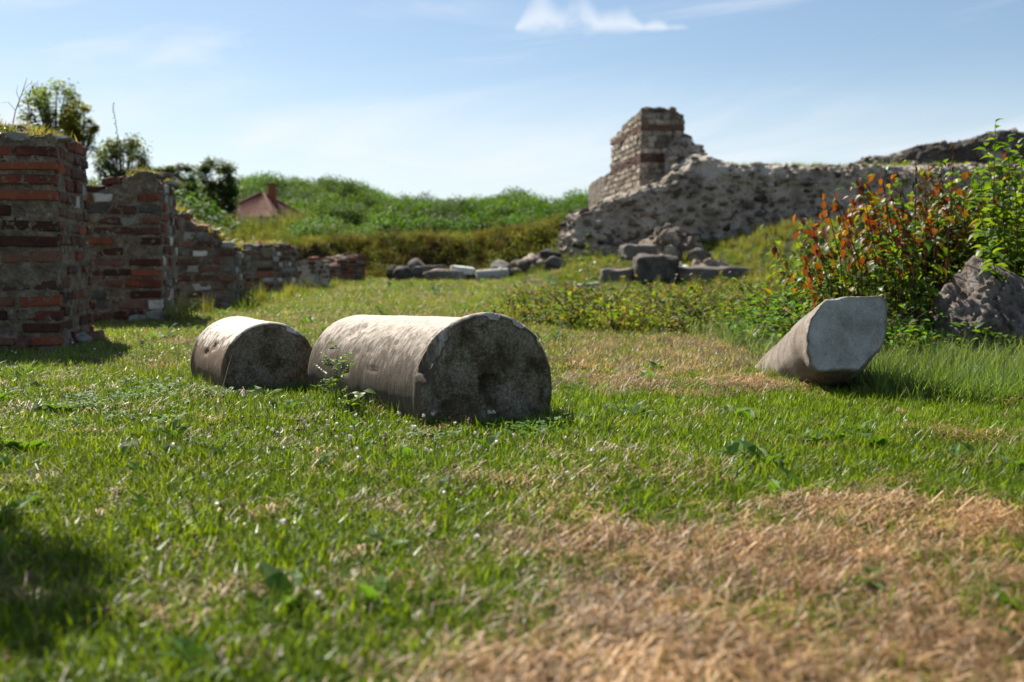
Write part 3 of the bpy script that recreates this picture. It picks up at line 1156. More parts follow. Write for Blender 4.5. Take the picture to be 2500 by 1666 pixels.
def pier(A, vdir, W, D, ht, seed, label, ch=.14, redness=.5, stoniness=.12, topfn=None, bl=(.26, .52), wear=.08, lowwear=.3, cap=True, sides=('f', 'r'), name='brick_pier', rub=0.0, group=None):
    """A: front corner nearest the lawn; vdir: direction the lawn-side face runs back"""
    v = Vector((vdir[0], vdir[1], 0)).normalized()
    u = Vector((-v.y, v.x, 0))                   # along the front face, away from the lawn
    A = Vector((A[0], A[1], h1(A[0], A[1])))
    rr = random.Random(seed)
    root = empty(name, A, label, 'brick pier', group)
    base = topfn or (lambda s, t: ht)

    def top(s, t):
        return base(s, t) + .05 * math.sin(s * 5.1 + t * 3.3 + seed) * math.cos(t * 4.7 + seed * 2)
    core_box(root, A, u, v, W, D, top, seed, M['mortar'] if rub < .5 else M['rubble'])
    if 'f' in sides:
        course_face(root, A, u, -v, W, lambda s, t: top(s, 0), ch, seed + 1, redness, stoniness, bl, .014, wear=wear, lowwear=lowwear)
    if 'r' in sides:
        course_face(root, A + u * .0, v, -u, D, lambda s, t: top(0, s), ch, seed + 2, redness * .8, stoniness * 1.3, (bl[0] * .8, bl[1] * .8), .014, wear=wear + .06, lowwear=lowwear + .1, start=.15)
    if cap:   # bricks and stones lying on the ragged top
        for k in range(int(14 * W * D) + 5):
            s, t = rr.uniform(.06, W - .1), rr.uniform(.06, D - .1)
            me = rr.choice(DULLS + BRICKS + GREYS)
            p = A + u * s + v * t + Vector((0, 0, top(s, t) + .01))
            put(me.name.split('.')[0], me, root, p - A, (rr.uniform(-.1, .1), rr.uniform(-.1, .1), rr.uniform(0, 3)), (rr.uniform(.15, .38), rr.uniform(.14, .28), rr.uniform(.05, .10)))
    # broken bits at the foot
    for k in range(6):
        me = rr.choice(GREYS + DULLS)
        if rr.random() < .5:
            p = A + u * rr.uniform(0, W) - v * rr.uniform(.05, .2)
        else:
            p = A - u * rr.uniform(.03, .14) + v * rr.uniform(0, D)
        put(me.name.split('.')[0], me, root, p - A + Vector((0, 0, rr.uniform(.0, .06))), (rr.uniform(-.4, .4), rr.uniform(-.4, .4), rr.uniform(0, 3)), (rr.uniform(.12, .3), rr.uniform(.1, .2), rr.uniform(.07, .13)))
    e = A + v * D
    for f in (.15, .5, .85):
        a = A + u * W * f
        BLOCKS.append(((a.x + v.x * .15, a.y + v.y * .15), (a.x + v.x * (D - .15), a.y + v.y * (D - .15)), W * .2))
    return root


VD = (-.225, .974)
p1 = pier((-4.36, 9.60), VD, 1.5, 1.70, 2.06, 3, 'tallest red brick pier, cut by the edge of the view, grass on top', .138, .72, .06, lowwear=.15,
          bl=(.34, .62))


def top2(s, t):
    return 2.00 - .55 * max(0, s - .55) - .10 * max(0, t - 1.2) + .06 * math.sin(s * 7)


p2 = pier((-4.86, 13.8), (-.20, .98), 1.5, 2.0, 2.0, 5, 'second tall pier of brick and grey stone, with a hollow broken in its front', .15, .42, .30, top2, (.24, .50), .12, .2)


def top3(s, t):
    return 1.15 + .62 * min(1, max(0, s - .15) / .9) - .15 * t * .5


p3 = pier((-5.02, 18.0), (-.15, .99), 1.35, 1.8, 1.6, 7, 'crumbling grey rubble pier with sloping top behind the second tall pier', .15, .18, .55, top3, (.18, .40), .18, .3, rub=1.0)


def top4(s, t):
    return 1.32 - .12 * abs(s - .6) - .2 * max(0, t - 1.0)


p4 = pier((-6.30, 26.0), (.28, .96), 1.05, 1.6, 1.32, 9, 'low square pier of mixed brick and grey stone farther down the row', .14, .5, .35, top4, (.22, .46), .1, .15)
p4b = pier((-5.75, 29.0), (.2, .98), .95, 1.2, .85, 12, 'knee-high rubble stump beyond the low square pier', .14, .35, .45, lambda s, t: .92 - .25 * s - .3 * t * .5, (.18, .36), .2, .3, rub=1.0)
p5 = pier((-5.75, 33.5), (-.2, .98), 1.0, 1.3, .55, 13, 'lowest dark brick stump in the grass past the knee-high one', .12, .5, .2, lambda s, t: .62 - .15 * s, (.2, .4), .15, .2)
p6 = pier((-5.35, 36.5), (-.75, .66), 1.9, 1.5, .95, 15, 'broad dull red brick stump at the foot of the earth bank', .13, .75, .05, lambda s, t: .98 - .22 * s, (.25, .5), .1, .1)


# ------------------------------------------------------------------ ruined tower and rubble walls
def tower():
    A = Vector((5.28, 42.0, .7))
    v = Vector((-.105, .994, 0)).normalized()     # the lit face runs back
    u = Vector((v.y, -v.x, 0))                    # the shaded face runs to the right
    root = empty('ruined_tower', A, 'tall ruined stone tower stub with bands of red brick, above the rubble wall', 'ruin')
    loc0 = Vector(root.location)
    r = random.Random(31)

    def top_left(t):       # height along the lit face, t metres back
        if t < 6.0:
            return 6.78 - .05 * t - .5 * float(S(3.2, 6.0, t)) * (.6 + .4 * math.sin(t * 5))
        return 4.75 - .03 * (t - 6) + .04 * math.sin(t * 3)

    def top_front(s):
        return 6.74 + .08 * math.sin(s * 6) - .25 * max(0, s - 1.55)

    def lean(z):
        return .015 * z
    # body
    W, D, nz = 1.95, 12.0, 30
    V, F = [], []
    ns, nt = 10, 40
    ring = [(s * W / ns, 0.0) for s in range(ns + 1)] + [(W, t * D / nt) for t in range(1, nt + 1)] + [(W - s * W / ns, D) for s in range(1, ns + 1)] + [(0.0, D - t * D / nt) for t in range(1, nt)]
    K = len(ring)
    for k in range(nz + 1):
        for (s, t) in ring:
            hh = min(top_left(t), top_front(s) if t < 2 else 9)
            z = hh * k / nz
            s2 = s + lean(z) * (1 - s / W) - lean(z) * .6 * (s / W)
            V.append(A + u * (.03 + s2) + v * (.03 + t) + Vector((0, 0, z - .3)))
    for k in range(nz):
        for i in range(K):
            q = (i + 1) % K
            F.append([k * K + i, k * K + q, (k + 1) * K + q, (k + 1) * K + i])
    n0 = len(V)
    F2 = []
    tp = nz * K
    left = [0] + [K - i for i in range(1, nt)] + [K - nt]
    for i in range(nt):       # roof strip across from lit side to far side
        a, b = (0 if i == 0 else K - i), (K - i - 1)
        c, d = ns + i, ns + i + 1
        F.append([tp + a, tp + c, tp + d, tp + b])
    V = np.array([tuple(p) for p in V])
    V += np.stack([.09 * fbm(V * 1.6 + i * 9, 4, 90 + i) for i in range(3)], 1)
    mk('core', V - np.array(A), F, M['rubble'], root)
    # facing stones and brick bands, lit face then shaded face
    bands = [1.55, 3.05, 4.55, 5.75]
    pieces, brickparts = 0, {}
    extra = []
    for face, run, tf, dirv, nrm in (('l', 8.6, top_left, v, -u), ('f', 1.95, top_front, u, -v)):
        yaw = math.atan2(dirv.y, dirv.x)
        z = .3 if face == 'l' else 2.4
        while z < 6.75:
            band = any(b <= z < b + .36 for b in bands)
            ch = .115 if band else r.uniform(.21, .27)
            s = -r.uniform(0, .2)
            while s < run:
                L = r.uniform(.3, .5) if band else r.uniform(.26, .46)
                if face == 'l':
                    L *= 2.1
                mid = s + L / 2
                s0, s1 = max(s, 0), min(s + L, run)
                s += L + .03
                if s1 - s0 < .08 or z + ch > tf((s0 + s1) / 2) or r.random() < .05:
                    continue
                mid = (s0 + s1) / 2
                lz = lean(z) if face == 'l' else 0.0
                off = lean(z) * (1 - mid / run) if face == 'f' else 0.0
                p = A + dirv * (mid + off) + nrm * (r.uniform(-.01, .035) - .07 - lz) + Vector((0, 0, z + ch / 2 - .3))
                dims = (s1 - s0, .16, ch - .025)
                rot = (r.uniform(-.03, .03), r.uniform(-.02, .02), yaw)
                if band:
                    me = r.choice(DULLS)
                else:
                    me = r.choice(RUBS)
                if not band and pieces < 295:
                    put('stone', me, root, p - loc0, rot, dims)
                    pieces += 1
                else:
                    mm = Matrix.LocRotScale(p - loc0, Euler(rot), Vector(dims))
                    key = ('b', [b for b in bands if b <= z < b + .36][0]) if band else ('s', 0)
                    brickparts.setdefault(key, []).append(([mm @ w.co for w in me.vertices], [list(q.vertices) for q in me.polygons]))
            z += ch
    for (k, b), pr in brickparts.items():
        o = mk('brick_band' if k == 'b' else 'facing_stones', *join(pr), M['brick_dull'] if k == 'b' else M['rubble'], root)
        o['kind'] = 'stuff'
    # ragged crown of loose stones
    pr = []
    for k in range(60):
        s, t = r.uniform(0.1, W - .15), r.uniform(0, 3.2)
        q = r.uniform(.07, .17)
        Vv, Ff = rock_verts(2, (q * 1.3, q, q * .8), 300 + k, 7, .1, .05, .6)
        c = A + u * (s + .1) + v * t + Vector((0, 0, top_left(t) - .27))
        pr.append((Vv + np.array(c - loc0), Ff))
    mk('loose_stones', *join(pr), M['rubble'], root)['kind'] = 'stuff'
    return root


tower()


def rubble_wall(name, path, topz, thick, seed, label, mat, nobj=300, nmore=2600, ssize=(.06, .17), lean=.10, amp=.50, rows=60, step=.13, cat='ruined wall', base_drop=.4):
    """path: plan polyline of the visible foot; topz(p): height of the top; the surface then runs back over the top"""
    pts = [Vector((a, b, 0)) for a, b in path]
    seg = [(pts[i + 1] - pts[i]).length for i in range(len(pts) - 1)]
    tot = sum(seg)
    n = int(tot / step)

    def at(q):
        for i, L in enumerate(seg):
            if q <= L or i == len(seg) - 1:
                d = (pts[i + 1] - pts[i]).normalized()
                return pts[i] + d * q, d
            q -= L
    samples = []
    for i in range(n + 1):
        q = tot * i / n
        p, d0 = at(q)
        _, da = at(max(0, q - .9))
        _, db = at(min(tot, q + .9))
        d = (da + db).normalized()
        samples.append((p, Vector((d.y, -d.x, 0)), q))    # normal to the right of travel
    V = []
    back = 10
    for p, nn, q in samples:
        z0 = h1(p.x, p.y) - base_drop
        zt = topz(p.x, p.y, q)
        for k in range(rows + 1):
            f = k / rows
            z = z0 + (zt - z0) * f
            roll = .35 * max(0, f - .86) ** 2 / .0196
            V.append(tuple(p - nn * (lean * (z - z0) + roll) + Vector((0, 0, z))))
        for k in range(1, back + 1):
            V.append(tuple(p - nn * (lean * (zt - z0) + .35 + thick * k / back) + Vector((0, 0, zt - .0 * k))))
    V = np.array(V)
    rr = rows + 1 + back
    NN = np.repeat(np.array([tuple(s[1]) for s in samples]), rr, 0)
    rid = np.tile(np.arange(rr), n + 1)
    big = fbm(V * .55, 3, seed) * amp
    lumps = np.abs(fbm(V * np.array((1.3, 1.3, 2.2)), 5, seed + 4, .62)) * amp * .8
    fine = fbm(V * 6.5, 3, seed + 8) * .06
    wgt = np.where(rid <= rows, 1.0, .15)
    disp = (big + lumps + fine) * wgt
    V = V + NN * disp[:, None]
    V[:, 2] += np.where(rid > rows - 6, 1, .3) * (.09 * fbm(V * 1.1, 4, seed + 12) + .04 * fbm(V * 5, 2, seed + 14))
    i = np.arange((n + 1) * rr).reshape(n + 1, rr)
    F = np.stack([i[:-1, :-1], i[1:, :-1], i[1:, 1:], i[:-1, 1:]], -1).reshape(-1, 4)
    orig = np.array((samples[0][0].x, samples[0][0].y, 0.0))
    c = V.mean(0)
    c[2] = 0
    root = empty(name, c, label, cat)
    body = mk('core', V - c, F, mat, root, smooth=False)
    # stones bedded in the face
    r = np.random.default_rng(seed)
    cand = r.integers(0, len(V), nobj + nmore)
    ff = cand[(rid[cand] < rows + 3)]
    protos = [mk('stone', *rock_verts(2, (1, 1, 1), seed + 200 + k, 8, .12, .05, .55), mat, link=False).data for k in range(6)]
    bg = sorted(ssize[0] * .6 + (ssize[1] * 1.35 - ssize[0] * .6) * r.uniform(0, 1, len(ff)) ** 3.2, reverse=True)
    parts = []
    for k, (vi, s) in enumerate(zip(ff, bg)):
        pos = V[vi] - c - NN[vi] * s * .25
        rot = r.uniform(0, 6.28, 3)
        dm = s * np.array((r.uniform(.9, 1.6), r.uniform(.7, 1.1), r.uniform(.5, .8)))
        if k < nobj:
            put('stone', protos[k % 6], root, pos, (r.uniform(-.3, .3), r.uniform(-.3, .3), rot[2]), dm)
        else:
            tv, tf = rock_verts(1, (1, 1, 1), seed + 400 + k % 23, 7, .15, .0, .6)
            tv = (tv * dm) @ np.array(Euler((rot[0] * .1, rot[1] * .1, rot[2])).to_matrix()).T
            parts.append((tv + pos, tf))
    if parts:
        mk('rubble', *join(parts), mat, root)['kind'] = 'stuff'
    return root


def wall_top(x, y, q):
    xs = [1.6, 2.2, 3.0, 4.0, 5.0, 6.0, 6.6, 7.3, 7.8, 8.6, 9.0, 30]
    zs = [2.4, 2.55, 3.05, 3.5, 3.8, 4.1, 4.6, 5.2, 5.1, 4.8, 4.72, 4.72]
    z = float(np.interp(x, xs, zs))
    if y > 40.6 and x < 3.2:
        z += .08 * (y - 40.6)
    return z


rubble_wall('ruined_wall', [(2.6, 46.0), (2.1, 41.0), (2.5, 39.9), (5.0, 39.5), (11.0, 39.7), (18, 39.4), (25, 39.0)], wall_top, 2.6, 101,
            'long broken rubble wall running right from under the tower', M['ruin'])


def slump_top(x, y, q):
    return float(np.interp(x, [6.2, 6.7, 7.3, 7.9, 8.5, 8.9], [5.2, 5.9, 6.15, 5.55, 4.95, 4.6]))


heap_r = rubble_wall('rubble_slope', [(6.3, 41.3), (7.4, 41.2), (8.9, 41.4)], slump_top, 1.6, 131, 'collapsed rubble sloping down from the far side of the tower', M['rubble'], 60, 300, (.08, .18), .1, .3, 40, .15, base_drop=0)


def far_top(x, y, q):
    return float(np.interp(x, [15.8, 18, 20, 22, 25, 30], [5.2, 6.1, 6.55, 6.9, 7.35, 7.5])) + .1 * math.sin(x * 1.9)


rubble_wall('ruined_wall', [(15.5, 50), (20, 49.5), (31, 49)], far_top, 3.0, 141, 'higher stretch of ruined wall rising beyond the rubble wall behind the red bush', M['ruin'], 120, 900, (.07, .18), .12, .4, 40, .2)


# ------------------------------------------------------------------ house and far wall on the hill
def house():
    d = 96.0
    c = P(640, 535, d)
    base = h1(c.x, d)
    root = empty('house', (c.x, d, base), 'house with a red tiled hip roof and brick chimney behind the bank', 'house')
    eave = c.z - base
    w, dp = 3.05, 3.2
    rot = Matrix.Rotation(R(-18), 3, 'Z')

    def T(p):
        return rot @ Vector(p)
    V = [T(q) for q in [(-w, -dp, -.3), (w, -dp, -.3), (w, dp, -.3), (-w, dp, -.3), (-w, -dp, eave), (w, -dp, eave), (w, dp, eave), (-w, dp, eave)]]
    mk('wall', [tuple(v) for v in V], [[0, 1, 5, 4], [1, 2, 6, 5], [2, 3, 7, 6], [3, 0, 4, 7]], M['plaster'], root)
    # hip roof laid in rows of tiles that overlap down the slope
    e, rz = .35, eave + 2.35
    roof_parts = []
    corners = [(-w - e, -dp - e), (w + e, -dp - e), (w + e, dp + e), (-w - e, dp + e)]
    ridge = [(-.25, 0), (.25, 0)]
    rows_ = 15
    for a in range(4):
        p0, p1 = corners[a], corners[(a + 1) % 4]
        r0 = ridge[0] if p0[0] < 0 else ridge[1]
        r1 = ridge[0] if p1[0] < 0 else ridge[1]
        for k in range(rows_):
            f0, f1 = k / rows_, (k + 1.15) / rows_
            f1 = min(f1, 1)
            nt = 26
            Vr, Fr = [], []
            for i in range(nt * 4 + 1):
                u = i / (nt * 4)
                bump = .045 * (abs(math.sin(math.pi * u * nt)))
                for f, lift in ((f0, .07), (f1, .0)):
                    x = (p0[0] + (r0[0] - p0[0]) * f) * (1 - u) + (p1[0] + (r1[0] - p1[0]) * f) * u
                    y = (p0[1] + (r0[1] - p0[1]) * f) * (1 - u) + (p1[1] + (r1[1] - p1[1]) * f) * u
                    Vr.append(tuple(T((x, y, eave - .05 + (rz - eave) * f + lift + bump))))
            for i in range(nt * 4):
                Fr.append([2 * i, 2 * i + 2, 2 * i + 3, 2 * i + 1])
            roof_parts.append((Vr, Fr))
    roof = mk('roof', *join(roof_parts), M['roof_tile'], root)
    roof['kind'] = 'stuff'
    hips = []
    for a in range(4):
        p0 = corners[a]
        r0 = ridge[0] if p0[0] < 0 else ridge[1]
        hips.append(tube([T((p0[0], p0[1], eave + .05)), T((r0[0], r0[1], rz + .08))], [.13, .13], 8))
    mk('ridge_tiles', *join(hips), M['roof_tile'], root)
    bm = bmesh.new()
    bmesh.ops.create_cube(bm, size=1)
    bm.verts.index_update()
    Vc = [v.co.copy() for v in bm.verts]
    Fc = [[v.index for v in f.verts] for f in bm.faces]
    bm.free()
    prt = [([T((q.x * .55 + 1.05, q.y * .55 + .2, rz - .35 + q.z * 2.5)) for q in Vc], Fc), ([T((q.x * .72 + 1.05, q.y * .72 + .2, rz + .93 + q.z * .16)) for q in Vc], Fc)]
    mk('chimney', *join(prt), M['brick'], root)
    # lower wing
    Vw = [T((q.x * 4.2 - 5.2, q.y * 3.4 - .5, (q.z + .5) * (eave - .1))) for q in Vc]
    mk('wing_wall', [tuple(v) for v in Vw], Fc, M['plaster'], root)
    x0, x1, y0, y1, ze = -7.6, -2.9, -2.5, 1.6, eave - .12
    mk('wing_roof', [tuple(T(q)) for q in [(x0, y0, ze), (x1, y0, ze), (x1, -.5, ze + .75), (x0, -.5, ze + .75), (x0, y1, ze), (x1, y1, ze)]], [[0, 1, 2, 3], [3, 2, 5, 4], [0, 3, 4], [1, 5, 2]], M['roof_tile'], root)


house()


def far_fort():
    d = 150.0
    root = None
    r = random.Random(5)
    x0, x1 = P(775, 450, d).x, P(905, 450, d).x
    z0 = h1((x0 + x1) / 2, d)
    root = empty('hilltop_wall', ((x0 + x1) / 2, d, z0), 'dark stretch of ruined wall on the crest of the green hill', 'ruined wall')
    n = 40
    V, F = [], []
    tops = [(775, 436), (815, 443), (850, 447), (870, 449), (872, 455), (890, 459), (905, 474)]
    for i in range(n + 1):
        x = x0 + (x1 - x0) * i / n
        px = 775 + 130 * i / n
        py = float(np.interp(px, [a for a, b in tops], [b for a, b in tops]))
        zt = P(px, py, d).z + r.uniform(-.12, .12)
        for y in (0, 2.0):
            V.append((x - (x0 + x1) / 2, y, -1.0))
            V.append((x - (x0 + x1) / 2, y, zt - z0))
    for i in range(n):
        a = i * 4
        F += [[a, a + 4, a + 5, a + 1], [a + 1, a + 5, a + 7, a + 3], [a + 3, a + 7, a + 6, a + 2]]
    mk('masonry', V, F, M['rubble'], root)


far_fort()


# ------------------------------------------------------------------ trees and shrubs
def tree(px, d, crown_px, label, seed, cols, leaf=.16, n=5200, name='tree', lobes=9, trunk_r=.16, lean=0.0, conical=False):
    """crown_px = (x0, y0, x1, y1) of the crown in the photograph"""
    r = np.random.default_rng(seed)
    x0, y0, x1, y1 = crown_px
    a, b = P(x0, y1, d), P(x1, y0, d)
    w, hgt = (b.x - a.x), (b.z - a.z)
    cx, cz = (a.x + b.x) / 2, (a.z + b.z) / 2
    gx = (px - 1250) / FPX * d
    gz = h1(gx, d)
    root = empty(name, (gx, d, gz), label, 'tree')
    base = Vector((gx, d, gz))
    parts = []
    top = Vector((cx, d, cz + hgt * .42))
    ctr = []
    for k in range(lobes):
        if conical:
            f = (k + .5) / lobes
            q = Vector((cx + r.normal() * w * .30 * (1.05 - f), d + r.normal() * w * .3 * (1.05 - f), a.z + hgt * (f * .95)))
            s = w * (.17 * (1 - f) + .07)
        else:
            th = r.uniform(0, 6.28)
            ph = r.uniform(-.9, 1)
            q = Vector((cx + math.cos(th) * w * .33 * math.sqrt(1 - ph * ph * .8), d + math.sin(th) * w * .33, cz + ph * hgt * .36))
            s = min(w, hgt) * r.uniform(.06, .15)
        ctr.append((q, s))
    fork = base.lerp(Vector((cx, d, a.z)), .85)
    parts.append(tube([base - Vector((0, 0, .3)), base.lerp(fork, .5) + Vector((lean, 0, 0)), fork], [trunk_r, trunk_r * .75, trunk_r * .6], 8))
    for q, s in ctr:
        mid = fork.lerp(q, .5) + Vector((0, 0, (q.z - fork.z) * .1))
        parts.append(tube([fork, mid, q], [trunk_r * .42, trunk_r * .26, trunk_r * .08], 5))
        for j in range(4):
            e = q + Vector(r.normal(size=3)).normalized() * s * 1.1
            parts.append(tube([q, q.lerp(e, .6), e], [trunk_r * .08, trunk_r * .05, trunk_r * .02], 4))
    V, F = join(parts)
    mk('trunk', np.array(V) - np.array(base), F, M['bark'], root)
    nl = n // lobes
    P_, C_ = [], []
    for q, s in ctr:
        g = r.normal(size=(nl, 3))
        g /= np.linalg.norm(g, axis=1)[:, None]
        rad = s * (.2 + 1.25 * r.uniform(0, 1, nl) ** .85)
        pts = np.array(q) + g * rad[:, None] * np.array((1.15, 1.15, .95))
        # leave gaps: keep leaves where a clump field is high
        keep = fbm(pts * (1.8 / max(s, .3)), 2, seed) > -.25
        P_.append(pts[keep])
        tone = r.uniform(.6, 1.15)
        k = r.uniform(0, 1, keep.sum())[:, None]
        C_.append((np.array(cols[0]) * (1 - k) + np.array(cols[1]) * k) * tone)
    pos = np.concatenate(P_)
    col = np.concatenate(C_)
    m = len(pos)
    Vl, Fl, kk = leaf_cloud(pos, r.uniform(0, 6.28, m), r.uniform(-1.0, .6, m), r.uniform(-.6, .6, m), leaf * r.uniform(.7, 1.3, m), QUAD_V, QUAD_F, np.full(m, 1.2))
    o = mk('crown', Vl - np.array(base), Fl, M['leaf'], root)
    add_tint(o.data, np.repeat(col, kk, 0))
    return root


tree(150, 36, (48, 190, 212, 390), 'leafy tree with yellowing leaves behind the tallest red brick pier', 201, ((.065, .12, .015), (.17, .225, .035)), .115, 7500, lobes=50)
tree(205, 35, (145, 235, 245, 400), 'small yellow-green tree beside the yellowing tree above the tallest red pier', 202, ((.10, .13, .015), (.23, .225, .03)), .10, 3600, lobes=34, trunk_r=.1)
tree(300, 44, (225, 320, 378, 500), 'dark green round-headed tree above the second tall pier', 203, ((.06, .10, .028), (.16, .20, .06)), .13, 7000, lobes=50)
tree(448, 58, (415, 386, 484, 535), 'smaller dark tree on the bank beyond the second pier', 204, ((.04, .07, .022), (.085, .12, .04)), .17, 4200, lobes=30, trunk_r=.10)
tree(528, 60, (470, 374, 588, 545), 'dark bushy tree on the hillside beside the house', 205, ((.04, .07, .022), (.09, .125, .04)), .18, 8000, lobes=44, trunk_r=.12)
tree(405, 52, (360, 395, 446, 500), 'low dark tree showing just over the top of the second pier', 206, ((.045, .075, .025), (.10, .14, .04)), .16, 5000, lobes=26, trunk_r=.1)


tree(-643, 5.2, (-1110, -1206, -176, -458), 'leafy tree just outside the view, its shadow on the near grass', 207, ((.04, .07, .015), (.09, .12, .03)), .12, 1700, lobes=16, trunk_r=.07)


def bush_proto(name, n, seed, c0, c1, leaf=.13, flat=.8, up=False):
    r = np.random.default_rng(seed)
    g = r.normal(size=(n, 3))
    g /= np.linalg.norm(g, axis=1)[:, None]
    rad = .35 + .65 * r.uniform(0, 1, n) ** .5
    rad *= 1 + .35 * fbm(g * 2.2 + seed, 3, seed)
    pos = g * rad[:, None] * np.array((1, 1, flat))
    pos[:, 2] += flat * .75
    pos = pos[pos[:, 2] > 0]
    m = len(pos)
    V, F, k = leaf_cloud(pos, r.uniform(0, 6.28, m), r.uniform(-.8, 1.0, m) if not up else r.uniform(.5, 1.4, m), r.uniform(-.7, .7, m), leaf * r.uniform(.7, 1.5, m), QUAD_V, QUAD_F, np.full(m, 1.25))
    o = mk(name, V, F, M['leaf_inst'], link=False)
    q = r.uniform(0, 1, m)[:, None]
    add_tint(o.data, np.repeat(np.array(c0) * (1 - q) + np.array(c1) * q, k, 0))
    return o


def hill_growth():
    protos = [bush_proto('hill_bush', 620, 300 + i, (.032, .078, .007), (.085, .165, .014), .115, .85) for i in range(4)]
    n = 4600
    y = 60 + 108 * rng.uniform(0, 1, n) ** 1.2
    x = rng.uniform(-.45, .12, n) * y
    keep = ~((x / y > -.30) & (x / y < -.212) & (y < 99.0)) & ~((x / y > -.18) & (x / y < -.145) & (y < 87))
    keep &= ~((np.abs(x + 25.5) < 5) & (y > 145) & (y < 150))
    x, y = x[keep], y[keep]
    ye = rng.uniform(44, 72, 190)
    x, y = np.concatenate([x, rng.uniform(-.44, -.315, 190) * ye]), np.concatenate([y, ye])
    n = len(x)
    z = H(x, y)
    big = n2(x, y, .06, 33)
    s = (.75 + 1.1 * rng.uniform(0, 1, n) ** 2 + .9 * big) * (.8 + .35 * S(80, 120, y))
    s = np.maximum(s, .45)
    t = rng.uniform(.55, 1.25, n)[:, None] * (1 + .6 * n2(x, y, .12, 35)[:, None])
    tint = np.concatenate([t * (1.0 + .25 * n2(x, y, .07, 34)[:, None]), t * 1.05, t * .8], 1)
    scatter('hill_shrubs', np.column_stack([x, y, z - .25]), rng.uniform(0, 6.28, n), .1, np.column_stack([s * 1.15, s * 1.15, s * rng.uniform(.8, 1.25, n)]), tint, rng.integers(0, 4, n), protos,
            'mass of green shrubs covering the hill behind the bank')


hill_growth()


def leafy_proto(seed):
    o = bush_proto('leafy_weed', 150, seed, (.06, .085, .02), (.16, .18, .05), .17, 1.3, True)
    v = np.zeros(len(o.data.vertices) * 3)
    o.data.vertices.foreach_get('co', v)
    o.data.vertices.foreach_set('co', v * .32)
    return o


